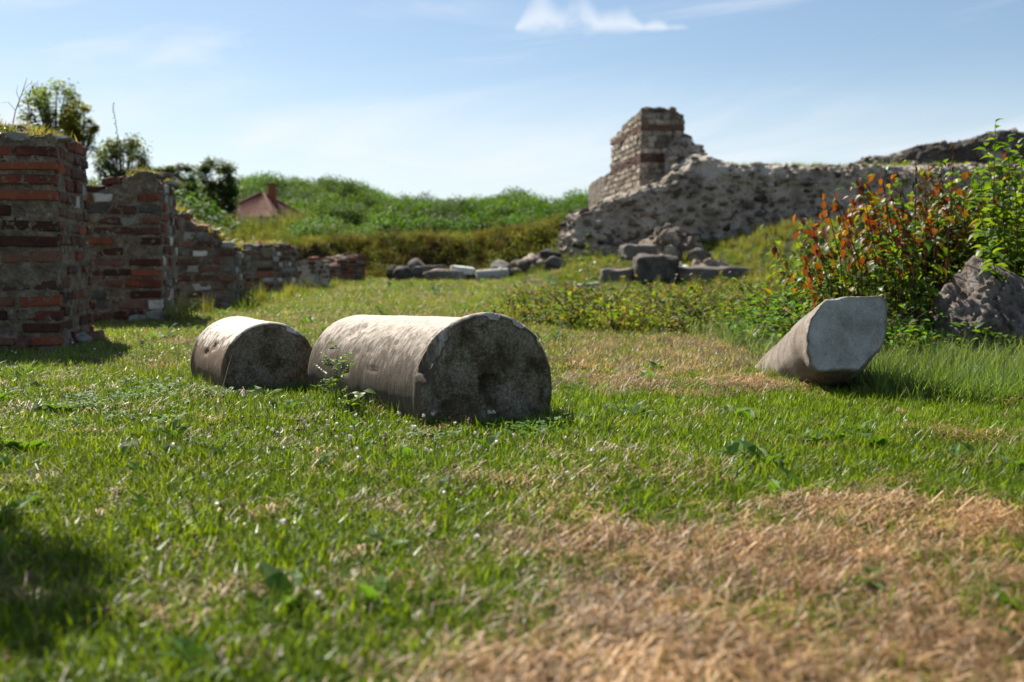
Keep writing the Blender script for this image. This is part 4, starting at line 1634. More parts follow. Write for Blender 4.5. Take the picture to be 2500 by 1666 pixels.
def rough_growth():
    """tall weeds and uncut grass on the bank, on its top and round the walls"""
    tall = [blade_clump('tall_grass', 60, .22, .45, 1.0, .008, .45, M['grass'], 400 + i, (.10, .12, .03), (.26, .25, .10)) for i in range(3)]
    dryc = [blade_clump('dry_tussock', 70, .22, .20, .50, .008, 1.1, M['grass'], 410 + i, (.075, .058, .030), (.22, .175, .10)) for i in range(3)]
    grn = [blade_clump('green_tussock', 70, .24, .25, .55, .009, .7, M['grass'], 420 + i, (.07, .12, .02), (.17, .23, .05)) for i in range(2)]
    leafy = [leafy_proto(430 + i) for i in range(2)]
    protos = [tall[0], tall[1], tall[2], dryc[0], dryc[1], dryc[2], grn[0], grn[1], leafy[0], leafy[1]]
    for i, o in enumerate(protos):
        o.name = 'k%02d_%s' % (i, o.name)
    Pt, Sc, Ti, Ix = [], [], [], []

    def put_(x, y, sc, tint, ix):
        Pt.append(np.column_stack([x, y, H(x, y) - .03]))
        Sc.append(sc)
        Ti.append(tint)
        Ix.append(ix)

    def tone(n, a=.75, b=1.2, rgb=(1, 1, 1)):
        return rng.uniform(a, b, n)[:, None] * np.array(rgb)[None]
    # face of the bank: brown tussocks, weeds
    n = 2600
    x = rng.uniform(-22, 3.2, n)
    t = rng.uniform(-.8, 2.8, n)
    y = bank_line(x) + t
    patch = n2(x, y, .35, 51)
    put_(x, y, rng.uniform(.4, 1.2, n) * (1 + .5 * patch), tone(n, .5, 1.0) * (1 + .7 * patch[:, None]), rng.choice([3, 4, 5, 3, 4, 5, 9, 8, 3], n))
    # green lip along the top of the bank, then weeds running back
    n = 1500
    x = rng.uniform(-24, 3.2, n)
    y = bank_line(x) + rng.uniform(1.2, 4.4, n)
    put_(x, y, rng.uniform(.25, .6, n) * (1 + .5 * n2(x, y, .5, 55)), tone(n, .8, 1.25), rng.choice([6, 7, 6, 7, 2], n))
    n = 5200
    y = 46 + 47.5 * rng.uniform(0, 1, n) ** .8
    x = rng.uniform(-.42, .10, n) * y
    k = y > bank_line(x) + 2.5
    x, y = x[k], y[k]
    n = len(x)
    put_(x, y, rng.uniform(.45, 1.15, n) * (.5 + .5 * S(50, 60, y)) * (1 + .7 * n2(x, y, .16, 56)) * (1 + .55 * S(78, 88, y)) * (1 + 1.0 * S(80, 86, y) * (x / y > -.30) * (x / y < -.20)), tone(n, .6, 1.05, (.85, .95, .9)) * (1 + .3 * n2(x, y, .12, 52)[:, None]), rng.choice([0, 1, 2, 0, 1, 6, 8, 9], n))
    # high grass on the bank behind the piers
    n = 1500
    x = rng.uniform(-19, -8.3, n)
    y = bank_line(x) + rng.uniform(.2, 9, n)
    put_(x, y, rng.uniform(.7, 1.3, n) * (.45 + .75 * S(-10.3, -12.3, x)), tone(n, .6, 1.1, (.85, 1, .9)), rng.choice([0, 1, 2, 6, 6, 7, 8, 9], n))
    # grass slope before the ruined wall
    n = 2600
    x = rng.uniform(2.5, 20, n)
    y = rng.uniform(24, 39.2, n)
    k = rng.uniform(0, 1, n) < S(4.5, 8, x)
    x, y = x[k], y[k]
    n = len(x)
    put_(x, y, rng.uniform(.3, .65, n), tone(n, .75, 1.2), rng.choice([0, 1, 2, 3, 6, 6, 7], n))
    # uncut weeds in the open patch before the ruin
    n = 900
    x = rng.uniform(-.2, 6.0, n)
    y = rng.uniform(11.8, 22, n)
    k = rng.uniform(0, 1, n) < S(1.3, .5, ((x - 2.3) / 2.6) ** 2 + ((y - 15.5) / 4.2) ** 2 + .6 * n2(x, y, .9, 92))
    x, y = x[k], y[k]
    n = len(x)
    put_(x, y, rng.uniform(.18, .60, n), tone(n, .8, 1.25), rng.choice([0, 1, 2, 3, 4, 6, 7, 8, 9], n))
    n = 520
    x = rng.uniform(1.5, 8.5, n)
    y = rng.uniform(29.5, 37.5, n)
    put_(x, y, rng.uniform(.2, .55, n), tone(n, .8, 1.2), rng.choice([0, 3, 4, 6, 7, 9], n))
    # weeds at the foot of the wall and stones, and fringe on piers' feet
    n = 260
    x = rng.uniform(-1.5, 8, n)
    y = rng.uniform(37.5, 39.6, n)
    put_(x, y, rng.uniform(.3, .8, n), tone(n), rng.choice([3, 6, 7, 9], n))
    n = 420
    x = rng.uniform(-7.0, -3.2, n)
    y = rng.uniform(13.0, 32, n)
    k = np.abs(x - np.interp(y, [9.6, 14, 18, 26, 33], [-4.3, -4.7, -4.9, -5.6, -5.4])) < .45
    x, y = x[k], y[k]
    n = len(x)
    put_(x, y, rng.uniform(.25, .65, n), tone(n), rng.choice([2, 3, 6, 7, 8], n))
    Pt, Sc, Ti, Ix = np.concatenate(Pt), np.concatenate(Sc), np.concatenate(Ti), np.concatenate(Ix)
    n = len(Pt)
    k = clear_of_stones(Pt[:, 0], Pt[:, 1]) | (rng.uniform(0, 1, n) < .12)
    scatter('rough_grass', Pt[k], rng.uniform(0, 6.28, n)[k], .12, Sc[k], Ti[k], Ix[k], protos, 'uncut grass and weeds on the earth bank and slopes')


rough_growth()


# ------------------------------------------------------------------ lawn
def lawn():
    g = [blade_clump('g%d' % i, 54, .085, .025, .085, .0022, 1.35, M['grass'], 500 + i, GREEN0, GREEN1, False, .9) for i in range(5)]
    ol = [blade_clump('h%d' % i, 46, .085, .022, .070, .0018, 1.4, M['grass'], 520 + i, OLIVE0, OLIVE1, False, .8) for i in range(3)]
    st = [blade_clump('i%d' % i, 64, .10, .03, .105, .0012, 1.0, M['straw'], 540 + i, STRAW0, STRAW1, True) for i in range(4)]
    lg = [blade_clump('j%d' % i, 34, .10, .10, .24, .0022, 1.0, M['grass'], 560 + i, (.07, .125, .02), (.16, .22, .07)) for i in range(3)]
    # clover: three round leaflets on short stalks
    cl = []
    for i in range(2):
        r = np.random.default_rng(580 + i)
        m = 16
        c = r.normal(size=(m, 2)) * .05
        pos, yaw = [], []
        for q in c:
            hgt = r.uniform(.02, .055)
            a0 = r.uniform(0, 6.28)
            for k in range(3):
                pos.append((q[0], q[1], hgt))
                yaw.append(a0 + k * 2.094)
        pos, yaw = np.array(pos), np.array(yaw)
        V, F, k = leaf_cloud(pos, yaw, r.uniform(-.2, .35, len(pos)), r.uniform(-.2, .2, len(pos)), r.uniform(.012, .02, len(pos)), LEAF_V, LEAF_F, np.full(len(pos), 1.7))
        o = mk('k%d' % i, V, F, M['clover'], link=False)
        q = r.uniform(0, 1, len(pos))[:, None]
        add_tint(o.data, np.repeat(np.array((.06, .13, .02)) * (1 - q) + np.array((.11, .21, .04)) * q, k, 0))
        cl.append(o)
    # broad-leaved rosette (plantain, dandelion)
    ro = []
    for i in range(2):
        r = np.random.default_rng(590 + i)
        m = 9
        V, F, k = leaf_cloud(np.zeros((m, 3)), np.linspace(0, 6.28, m) + r.uniform(-.3, .3, m), r.uniform(.2, .9, m), r.uniform(-.2, .2, m), r.uniform(.06, .12, m), LEAF_V, LEAF_F, np.full(m, .7))
        o = mk('l%d' % i, V, F, M['clover'], link=False)
        add_tint(o.data, np.tile(np.array((.075, .15, .025)), (len(V), 1)))
        ro.append(o)
    protos = g + ol + st + lg + cl + ro          # 0-4 green, 5-7 olive, 8-11 straw, 12-14 long, 15-16 clover, 17-18 rosette
    Pt, Sc, Ti, Ix = [], [], [], []

    def layer(n, y0, y1, scale, power=1.0, spread=.60, pad=.6):
        x, y = field(n, y0, y1, power, spread, pad)
        k = clear_of_stones(x, y)
        k &= y < bank_line(x) + .6
        k &= ~((x > 4.0) & (y > 30))
        x, y = x[k], y[k]
        n = len(x)
        d = dryness(x, y)
        u = rng.uniform(0, 1, n)
        u2 = rng.uniform(0, 1, n)
        patch = n2(x, y, 1.1, 61)
        longg = S(2.0, 2.9, x + .25 * n2(x, y, 1.5, 62)) * S(5.4, 6.6, y) * S(13.5, 11, y)
        longg = np.maximum(longg, .55 * S(1.2, 2.6, x) * S(11.5, 13.5, y) * S(26, 20, y))
        cloverp = S(.12, .45, n2(x, y, .9, 63)) * S(9, 6, y)
        drymid = S(6.5, 8.5, y)
        pol = .07 + .33 * drymid + .25 * np.clip(patch, -.4, .6)
        ix = rng.integers(0, 5, n)
        ix = np.where(u2 < pol, rng.integers(5, 8, n), ix)
        ix = np.where((u2 > .80) & (u2 < .80 + .20 * cloverp), rng.integers(15, 17, n), ix)
        ix = np.where(u2 > .988, rng.integers(17, 19, n), ix)
        dd = d * (1 - .0 * drymid)
        isdry = u < dd * (.82 + .12 * n2(x, y, 4.0, 68)) + .03 + .09 * S(4.6, 3.2, y) * S(-.1, .4, n2(x, y, 3.0, 67))
        ix = np.where(isdry, np.where(drymid > .15 + .25 * rng.uniform(0, 1, n) + .6 * (rng.uniform(0, 1, n) < .15), rng.integers(5, 8, n), rng.integers(8, 12, n)), ix)
        ix = np.where((rng.uniform(0, 1, n) < longg * .75), rng.integers(12, 15, n), ix)
        s = scale * rng.uniform(.75, 1.3, n) * (1 + .25 * patch)
        s = np.where((ix < 5) & (d > .5), s * .75, s)
        tn = rng.uniform(.75, 1.25, n) * (1 + .25 * n2(x, y, .7, 64))
        warm = .12 * n2(x, y, .5, 65)
        mid = S(6.2, 9.0, y)
        tint = np.column_stack([tn * (1 + warm + .20 * mid), tn * (1 + .08 * mid), tn * (1 - warm + 1.6 * mid)])
        Pt.append(np.column_stack([x, y, H(x, y)]))
        sw = rng.uniform(.4, 1.2, n) * (1 + .45 * n2(x, y, 5.0, 66))
        isst = (ix >= 8) & (ix < 12)
        hue = np.clip(.5 + .9 * n2(x, y, 6.0, 69) + rng.normal(0, .25, n), 0, 1)[:, None]
        Ti.append(np.where(isst[:, None], sw[:, None] * (np.array((1.0, .90, .74))[None] * (1 - hue) + np.array((1.0, .98, .98))[None] * hue), tint))
        s[isst] *= rng.uniform(.45, 1.35, isst.sum())
        Sc.append(s)
        Ix.append(ix)
    layer(6500, 1.5, 4.3, 1.0)
    layer(9000, 4.0, 7.5, 1.0)
    layer(11000, 7.3, 13.5, 1.15)
    layer(9000, 13.3, 23, 1.5)
    layer(9000, 22.5, 43.5, 2.3)
    layer(1500, 1.2, 2.6, 1.0, spread=1.2)
    # a fringe of longer blades against the fallen stones, where no mower reaches
    fr = []
    for (ax, ay), (bx_, by_), rad in BLOCKS[:3]:
        m = 150
        t = rng.uniform(0, 1, m)
        a = rng.uniform(0, 6.28, m)
        q = rad * rng.uniform(1.02, 1.45, m)
        fr.append(np.column_stack([ax + (bx_ - ax) * t + np.cos(a) * q, ay + (by_ - ay) * t + np.sin(a) * q]))
    fr = np.concatenate(fr)
    fr = fr[clear_of_stones(fr[:, 0], fr[:, 1])]
    m = len(fr)
    Pt.append(np.column_stack([fr, H(fr[:, 0], fr[:, 1])]))
    Sc.append(rng.uniform(.35, .75, m))
    Ti.append(rng.uniform(.8, 1.2, m)[:, None] * np.ones(3))
    Ix.append(rng.integers(12, 15, m))
    # single dark tufts in the dead patch
    tf = np.array([(.13, 2.92), (.10, 2.99), (.17, 2.96), (-.62, 2.88), (-.55, 2.93), (-.66, 2.95), (-.02, 2.55), (.06, 2.6), (1.62, 3.3), (1.7, 3.42), (1.75, 3.2), (1.55, 3.5), (.4, 2.12), (-.1, 2.3)])
    tf = np.concatenate([tf, np.column_stack([rng.uniform(-.3, 1.9, 80), rng.uniform(1.9, 3.6, 80)])])
    tf = np.repeat(tf, 3, 0) + rng.normal(size=(len(tf) * 3, 2)) * .025
    Pt.append(np.column_stack([tf, H(tf[:, 0], tf[:, 1])]))
    Sc.append(rng.uniform(.2, .6, len(tf)))
    Ti.append(rng.uniform(.6, 1.1, len(tf))[:, None] * np.ones(3))
    Ix.append(rng.choice([12, 13, 14, 0, 1, 15, 16], len(tf)))
    Pt, Sc, Ti, Ix = np.concatenate(Pt), np.concatenate(Sc), np.concatenate(Ti), np.concatenate(Ix)
    scatter('grass', Pt, rng.uniform(0, 6.28, len(Pt)), .18, Sc, Ti, Ix, protos, 'sunlit lawn of short green and dried grass with clover')


lawn()


def clover_flowers():
    V0, F0 = ico(2)
    protos = []
    for i, (c, rr) in enumerate((((.62, .56, .50), .0085), ((.72, .66, .62), .0075), ((.22, .12, .06), .0075))):
        r = np.random.default_rng(600 + i)
        Vv = V0 * rr * (1 + .22 * r.normal(size=len(V0)))[:, None] + np.array((0, 0, .07))
        tv, tf = tube([(0, 0, 0), (.004, 0, .035), (0, 0, .068)], [.0012] * 3, 4)
        V, F = join([(Vv, F0), (tv, tf)])
        o = mk('c%d' % i, V, F, M['straw'], link=False)
        add_tint(o.data, np.array([c] * len(V0) + [(.09, .13, .03)] * len(tv)))
        protos.append(o)
    n = 520
    x, y = field(n, 2.2, 9.5)
    p = S(-.25, .5, n2(x, y, .8, 71)) * S(1.2, -.4, x) * 1.0 + .12
    p = np.maximum(p, np.exp(-(((x + .75) / .6) ** 2 + ((y - 4.6) / .5) ** 2)))
    k = (rng.uniform(0, 1, n) < p) & clear_of_stones(x, y)
    x, y = x[k], y[k]
    ex = np.column_stack([rng.normal(-.70, .45, 70), rng.normal(4.7, .35, 70)])
    x, y = np.concatenate([x, ex[:, 0]]), np.concatenate([y, ex[:, 1]])
    n = len(x)
    scatter('clover_flowers', np.column_stack([x, y, H(x, y)]), rng.uniform(0, 6.28, n), .35, rng.uniform(.7, 1.2, n), np.ones((n, 3)), rng.choice([0, 1, 1, 2, 2], n), protos,
            'small white and faded brown clover heads in the lawn')


clover_flowers()


# ------------------------------------------------------------------ the red-leaved bush
LEAFCOL = {'green': ((.035, .085, .012), (.085, .16, .02)), 'lime': ((.08, .15, .016), (.15, .22, .025)), 'orange': ((.12, .036, .010), (.22, .078, .014)),
           'red': ((.075, .014, .010), (.16, .035, .016)), 'yellow': ((.19, .14, .02), (.27, .19, .03)), 'dark': ((.02, .012, .010), (.05, .025, .015))}


def leafy_plant(name, loc, label, cat, stems, leaves, seed, nobj=0, stem_mat='stem', group=None, tmpl=(LEAF_V, LEAF_F), leafmat='leaf'):
    """stems: list of (points, radii); leaves: list of (pos, yaw, pitch, roll, size, colour name, width)"""
    root = empty(name, loc, label, cat, group)
    L0 = np.array(loc, float)
    V, F = join([tube(p, q, 5) for p, q in stems])
    mk('stems', np.array(V) - L0, F, M[stem_mat], root)
    r = np.random.default_rng(seed)
    leaves = sorted(leaves, key=lambda q: q[0][1])            # the nearest show largest
    protos = {}
    for i, q in enumerate(leaves[:nobj]):
        key = (q[5], i % 2)
        if key not in protos:
            o = mk('leaf', tmpl[0] * np.array((1.0 if i % 2 else 1.15, 1, 1.0 if i % 2 else 1.6)), tmpl[1], M[leafmat], link=False, smooth=True)
            c = LEAFCOL[q[5]]
            k = .3 if i % 2 else .8
            add_tint(o.data, np.tile(np.array(c[0]) * (1 - k) + np.array(c[1]) * k, (len(tmpl[0]), 1)))
            protos[key] = o.data
        m = Matrix(rot_mats(np.array(q[1]), np.array(q[2]), np.array(q[3])).tolist())
        put('leaf', protos[key], root, Vector(q[0]) - Vector(loc), m.to_euler(), (q[4] * q[6], q[4], q[4]))
    rest = leaves[nobj:]
    if rest:
        A = [np.array([q[i] for q in rest], float) for i in (0, 1, 2, 3, 4, 6)]
        V, F, k = leaf_cloud(A[0] - L0, A[1], A[2], A[3], A[4], tmpl[0], tmpl[1], A[5])
        o = mk('foliage', V, F, M[leafmat], root, smooth=True)
        cols = []
        for q in rest:
            c = LEAFCOL[q[5]]
            t = r.uniform()
            cols.append(np.array(c[0]) * (1 - t) + np.array(c[1]) * t)
        add_tint(o.data, np.repeat(np.array(cols), k, 0))
        o['kind'] = 'stuff'
    return root


def red_bush():
    r = random.Random(77)
    stems, leaves = [], []
    xs = [2.35, 2.75, 3.0, 3.25, 3.6, 4.1, 4.4, 4.7, 5.2, 6.2]
    hs = [.42, .70, 1.12, 1.30, 1.34, 1.40, 1.48, 1.55, 1.60, 1.5]
    for k in range(500):
        bx = 2.85 + 3.2 * r.random() ** .95
        by = r.uniform(8.7, 10.9)
        if 3.9 < bx < 5.3 and by < 10.0:
            by = r.uniform(9.7, 11.0)
        top = float(np.interp(bx, xs, hs)) * (by / 9.3) * r.uniform(.45, 1.04)
        if r.random() < .3:
            top *= .6
        g = h1(bx, by)
        lean = Vector((r.uniform(-.38, .16), r.uniform(-.28, .15), 0)) * top
        pts = [Vector((bx, by, g)) + lean * (t ** 1.5) + Vector((.02 * math.sin(t * 9 + k), 0, top * t)) for t in (0, .25, .5, .75, 1)]
        stems.append((pts, [.006, .005, .004, .003, .002]))
        nl = int(8 + top * 17)
        for j in range(nl):
            t = .12 + .88 * (j + r.random()) / nl
            i = min(3, int(t * 4))
            p = pts[i].lerp(pts[i + 1], t * 4 - i)
            z = p.z
            q = r.random()
            autumn = float(S(.62, 1.15, z - .10 * (bx - 3.0))) * .66 * (1 - .35 * float(S(3.6, 4.6, bx)))
            if bx > 4.9:
                autumn *= .55
            if q < autumn:
                c = r.choice(['orange', 'orange', 'red', 'red', 'red', 'orange', 'yellow', 'dark', 'green'])
            else:
                c = r.choice(['green', 'lime', 'lime', 'green', 'yellow'] if r.random() < .35 else ['green', 'lime', 'green', 'lime', 'lime'])
            yaw = r.uniform(0, 6.28)
            off = Vector((-math.sin(yaw), math.cos(yaw), 0)) * r.uniform(.01, .13)
            droop = r.uniform(-1.35, -.25) if c in ('orange', 'red', 'yellow') else r.uniform(-.95, .35)
            leaves.append((tuple(p + off), yaw, droop, r.uniform(-.5, .5), r.uniform(.045, .125) * (.8 if z < .7 else 1.0), c, r.uniform(.85, 1.3)))
    # a few bare and withered tips
    for (px, py) in ((2260, 425), (2235, 405), (2300, 395), (2330, 350), (2205, 440)):
        p = P(px, py, 9.0)
        b = Vector((p.x + r.uniform(-.1, .1), p.y + .1, h1(p.x, p.y)))
        stems.append(([b, b.lerp(p, .6), p], [.007, .005, .002]))
        for j in range(5):
            leaves.append((tuple(p - Vector((0, 0, .05 * j))), r.uniform(0, 6.28), r.uniform(-1.5, -.5), r.uniform(-1, 1), .07, 'dark', .6))
    # outlying sprays
    for (px, py, d) in ((2010, 470, 8.9), (2035, 468, 9.0), (1960, 625, 8.6), (2100, 432, 8.9), (1985, 560, 8.7), (2060, 520, 8.8), (2150, 415, 9.1)):
        p = P(px, py, d)
        b = Vector((p.x + r.uniform(.15, .4), p.y + .1, h1(p.x, p.y)))
        stems.append(([b, b.lerp(p, .55) + Vector((.06, 0, .06)), p], [.007, .005, .002]))
        for j in range(9):
            q = b.lerp(p, 1 - .05 * j)
            leaves.append((tuple(q), r.uniform(0, 6.28), r.uniform(-1.4, -.6), r.uniform(-.4, .4), r.uniform(.07, .1), r.choice(['orange', 'red', 'orange']), 1.1))
    return leafy_plant('dogwood_bush', (4.0, 9.6, h1(4.0, 9.6)), 'dense bush with orange, red and green leaves around the pitted boulder', 'bush', stems, leaves, 5, 300)


red_bush()


def green_shoot():
    r = random.Random(91)
    stems, leaves = [], []
    g = h1(4.6, 9.5)
    for (px, py, d, bx) in ((2430, 300, 8.5, 4.55), (2405, 345, 8.6, 4.6), (2460, 335, 8.5, 4.65), (2478, 400, 8.4, 4.7), (2395, 420, 8.5, 4.5), (2380, 480, 8.4, 4.62), (2495, 470, 8.4, 4.9), (2485, 350, 8.6, 4.9), (2445, 400, 8.5, 4.7), (2415, 600, 8.0, 4.6)):
        p = P(px, py, d)
        b = Vector((bx + r.uniform(-.1, .1), 9.5, g))
        mid = b.lerp(p, .55) + Vector((.05, 0, .03))
        pts = [b, b.lerp(mid, .5), mid, mid.lerp(p, .5), p]
        stems.append((pts, [.010, .008, .006, .004, .002]))
        for j in range(24):
            t = .35 + .65 * j / 23
            i = min(3, int(t * 4))
            q = pts[i].lerp(pts[i + 1], t * 4 - i)
            yaw = j * 1.57 + r.uniform(-.4, .4)
            s = .15 * (1 - .35 * max(0, t - .75) * 4) * r.uniform(.8, 1.15)
            leaves.append((tuple(q), yaw, r.uniform(.1, .9) if t > .85 else r.uniform(-.5, .5), r.uniform(-.4, .4), s, r.choice(['lime', 'lime', 'green']), .8))
    return leafy_plant('shrub', (4.6, 9.5, g), 'tall bright green shrub rising above the red-leaved bush at the edge', 'shrub', stems, leaves, 6, 200, 'stem_green')


green_shoot()


def pinnate_plant(name, loc, tops, label, seed, nleaf=9, leafl=.03, col=('lime', 'green'), smat='stem_green', frond=.11):
    """upright stems carrying feathery leaves made of paired leaflets"""
    r = random.Random(seed)
    stems, leaves = [], []
    for tp in tops:
        b = Vector(loc) + Vector((r.uniform(-.03, .03), r.uniform(-.03, .03), 0))
        p = Vector(tp)
        mid = b.lerp(p, .5) + Vector((r.uniform(-.02, .02), 0, .02))
        stems.append(([b, mid, p], [.003, .0025, .0012]))
        for k in range(nleaf):
            t = .2 + .8 * k / (nleaf - 1)
            q = b.lerp(mid, t * 2) if t < .5 else mid.lerp(p, t * 2 - 1)
            yaw = k * 2.4 + r.uniform(-.4, .4)
            el = r.uniform(.1, .9)
            d = Vector((math.cos(yaw) * math.cos(el), math.sin(yaw) * math.cos(el), math.sin(el)))
            fl = frond * (1 - .5 * abs(t - .55)) * r.uniform(.8, 1.1)
            stems.append(([q, q + d * fl], [.0012, .0006]))
            for j in range(6):
                f = q + d * fl * (.25 + .75 * j / 5)
                for sgn in (-1, 1):
                    leaves.append((tuple(f), yaw - math.pi / 2 + sgn * 1.0, el * .4 + r.uniform(-.2, .2), r.uniform(-.4, .4), leafl * r.uniform(.8, 1.15) * (1 - .35 * j / 5), r.choice(col), .75))
    return leafy_plant(name, loc, label, 'plant', stems, leaves, seed, 0, smat)


def ground_at(px, py):
    for k in range(400):
        d = 1.6 + k * .03
        q = P(px, py, d)
        if q.z < h1(q.x, q.y):
            return Vector((q.x, q.y, h1(q.x, q.y)))
    return q


g0 = Vector((-1.02, 5.72, h1(-1.02, 5.72)))
pinnate_plant('feathery_weed', g0, [P(823, 858, 5.70), P(806, 900, 5.66), P(838, 885, 5.70)], 'feathery green weed growing against the side of the larger drum', 81, 7, .042, ('lime', 'lime', 'green'), frond=.12)
g0 = Vector((-.90, 5.5, h1(-.9, 5.5)))


def broad_weed(name, loc, tops, label, seed, n=8, size=.05, cols=('green', 'lime'), smat='stem_green', width=1.2, cat='plant', nobj=0, group=None):
    r = random.Random(seed)
    stems, leaves = [], []
    for tp in tops:
        b = Vector(loc) + Vector((r.uniform(-.03, .03), r.uniform(-.03, .03), 0))
        p = Vector(tp)
        mid = b.lerp(p, .5) + Vector((r.uniform(-.03, .03), 0, .02))
        stems.append(([b, mid, p], [.0035, .003, .0015]))
        for k in range(n):
            t = .2 + .8 * k / (n - 1)
            q = b.lerp(mid, t * 2) if t < .5 else mid.lerp(p, t * 2 - 1)
            leaves.append((tuple(q), k * 1.9 + r.uniform(-.5, .5), r.uniform(-.4, .8), r.uniform(-.4, .4), size * r.uniform(.7, 1.2), r.choice(cols), width))
    return leafy_plant(name, loc, label, cat, stems, leaves, seed, nobj, smat, group)


broad_weed('glossy_sprig', g0, [P(888, 955, 5.45), P(872, 975, 5.42), P(900, 985, 5.4)], 'small round-leaved sprig low against the larger drum', 82, 7, .06)
broad_weed('leafy_plant', Vector((4.35, 8.05, h1(4.35, 8.05))), [P(2360, 795, 8.0), P(2385, 800, 7.95), P(2400, 830, 7.9), P(2372, 840, 7.9), P(2345, 800, 8.0)], 'light green seedling in front of the pitted boulder', 83, 8, .10, ('lime', 'lime', 'green'))
# weeds and shrublets on the open ground before the ruin
for i, (bx, by, tops, lab, cols, n, size) in enumerate([
    (1.20, 15.2, [(1432, 575, 15.2), (1420, 625, 15.1), (1448, 640, 15.3)], 'tall thin sapling standing highest among the weeds before the ruin', ('green', 'lime'), 16, .09),
    (.95, 14.0, [(1405, 665, 14.0), (1420, 690, 13.9), (1388, 700, 14.0)], 'glossy low shrub beside the tall thin sapling', ('green', 'lime', 'yellow'), 14, .08),
    (1.35, 14.2, [(1470, 690, 14.2), (1455, 705, 14.1), (1500, 715, 14.2)], 'small leafy weed in the middle of the weed patch', ('green', 'yellow'), 12, .07),
    (2.75, 7.45, [(1785, 680, 7.9), (1800, 720, 7.8), (1820, 760, 7.7), (1850, 700, 7.9)], 'straggling stem with yellow-green leaves behind the leaning broken column', ('lime', 'yellow', 'green'), 10, .075),
    (2.62, 8.0, [(1905, 720, 8.1), (1935, 690, 8.2), (1960, 680, 8.3), (1925, 745, 8.0)], 'leafy weed with reddish tips just behind the broken column', ('lime', 'orange', 'green'), 12, .075),
]):
    broad_weed('weed', (bx, by, h1(bx, by)), [P(*t) for t in tops], lab, 840 + i, n, size, cols, 'stem')


def undergrowth():
    """low glossy bramble-like cover in the middle distance"""
    protos = []
    for i in range(4):
        r = np.random.default_rng(860 + i)
        n = 150
        pos = r.normal(size=(n, 3)) * np.array((.22, .22, .10))
        pos[:, 2] = np.abs(pos[:, 2]) + r.uniform(0, .14, n)
        V, F, k = leaf_cloud(pos, r.uniform(0, 6.28, n), r.uniform(-.7, .6, n), r.uniform(-.6, .6, n), r.uniform(.035, .07, n), LEAF_V, LEAF_F, np.full(n, 1.2))
        tb = []
        for j in range(12):
            a = r.uniform(0, 6.28)
            e = np.array((math.cos(a) * .25, math.sin(a) * .25, r.uniform(.15, .4)))
            tb.append(tube([(0, 0, 0), tuple(e * .5 + np.array((0, 0, .06))), tuple(e)], [.003, .0025, .001], 4))
        tv, tf = join(tb)
        V, F = join([(V, F), (tv, tf)])
        o = mk('u%d' % i, V, F, M['leaf_inst'], link=False)
        q = r.uniform(0, 1, n)
        cset = np.array([(.06, .11, .014), (.12, .185, .025), (.17, .20, .035), (.15, .11, .04)])
        ci = cset[np.minimum((q * 4).astype(int), 3)]
        add_tint(o.data, np.concatenate([np.repeat(ci, k, 0), np.tile(np.array((.10, .06, .04)), (len(tv), 1))]))
        protos.append(o)
    n = 1900
    y = rng.uniform(9.8, 20, n)
    x = rng.uniform(-.3, 5.5, n)
    d = ((x - 2.3) / 2.1) ** 2 + ((y - 14.8) / 3.0) ** 2 + 1.6 * n2(x, y, .55, 91)
    k = rng.uniform(0, 1, n) < S(1.35, .2, d) * .34
    x, y = x[k], y[k]
    ex = np.column_stack([rng.uniform(2.3, 6.0, 520), rng.uniform(7.7, 11.0, 520)])
    kk = (ex[:, 1] > 8.0 + .0 * ex[:, 0]) & clear_of_stones(ex[:, 0], ex[:, 1]) & (ex[:, 0] > 2.75) & ~((ex[:, 1] < 9.6) & (ex[:, 0] > 3.3))
    ex = ex[kk]
    x, y = np.concatenate([x, ex[:, 0]]), np.concatenate([y, ex[:, 1]])
    n = len(x)
    tn = rng.uniform(.75, 1.25, n)[:, None]
    tint = np.where((y < 11.1)[:, None], tn * np.array((.75, 1.15, .8)), tn)
    scatter('undergrowth', np.column_stack([x, y, H(x, y)]), rng.uniform(0, 6.28, n), .2, rng.uniform(.45, 1.45, n) * np.where(y < 11.1, 1.05, 1.0), tint, rng.integers(0, 4, n), protos,
            'low tangle of small-leaved brambles between the drums and the ruin')


undergrowth()


# ------------------------------------------------------------------ growth on the piers, dry stalks, twigs
def stalk(name, pts, radii, label, seeds=0, seed=1, mat='stem_dry', cat='dry stalk', forks=()):
    b = Vector(pts[0])
    V, F = [], []
    parts = [tube([Vector(p) - b for p in pts], radii, 5)]
    for fk in forks:
        parts.append(tube([Vector(p) - b for p in fk], [.003, .0022, .0012], 4))
    r = random.Random(seed)
    for k in range(seeds):
        t = .35 + .65 * k / max(1, seeds - 1)
        i = min(len(pts) - 2, int(t * (len(pts) - 1)))
        p = Vector(pts[i]).lerp(Vector(pts[i + 1]), t * (len(pts) - 1) - i) - b
        Vr, Fr = rock_verts(1, (.008, .008, .015), seed + k, 5, 0, 0, .8)
        parts.append((Vr + np.array(p + Vector((r.uniform(-.02, .02), 0, 0))), Fr))
    o = mk(name, *join(parts), M[mat], loc=b)
    tag(o, label, cat)
    return o


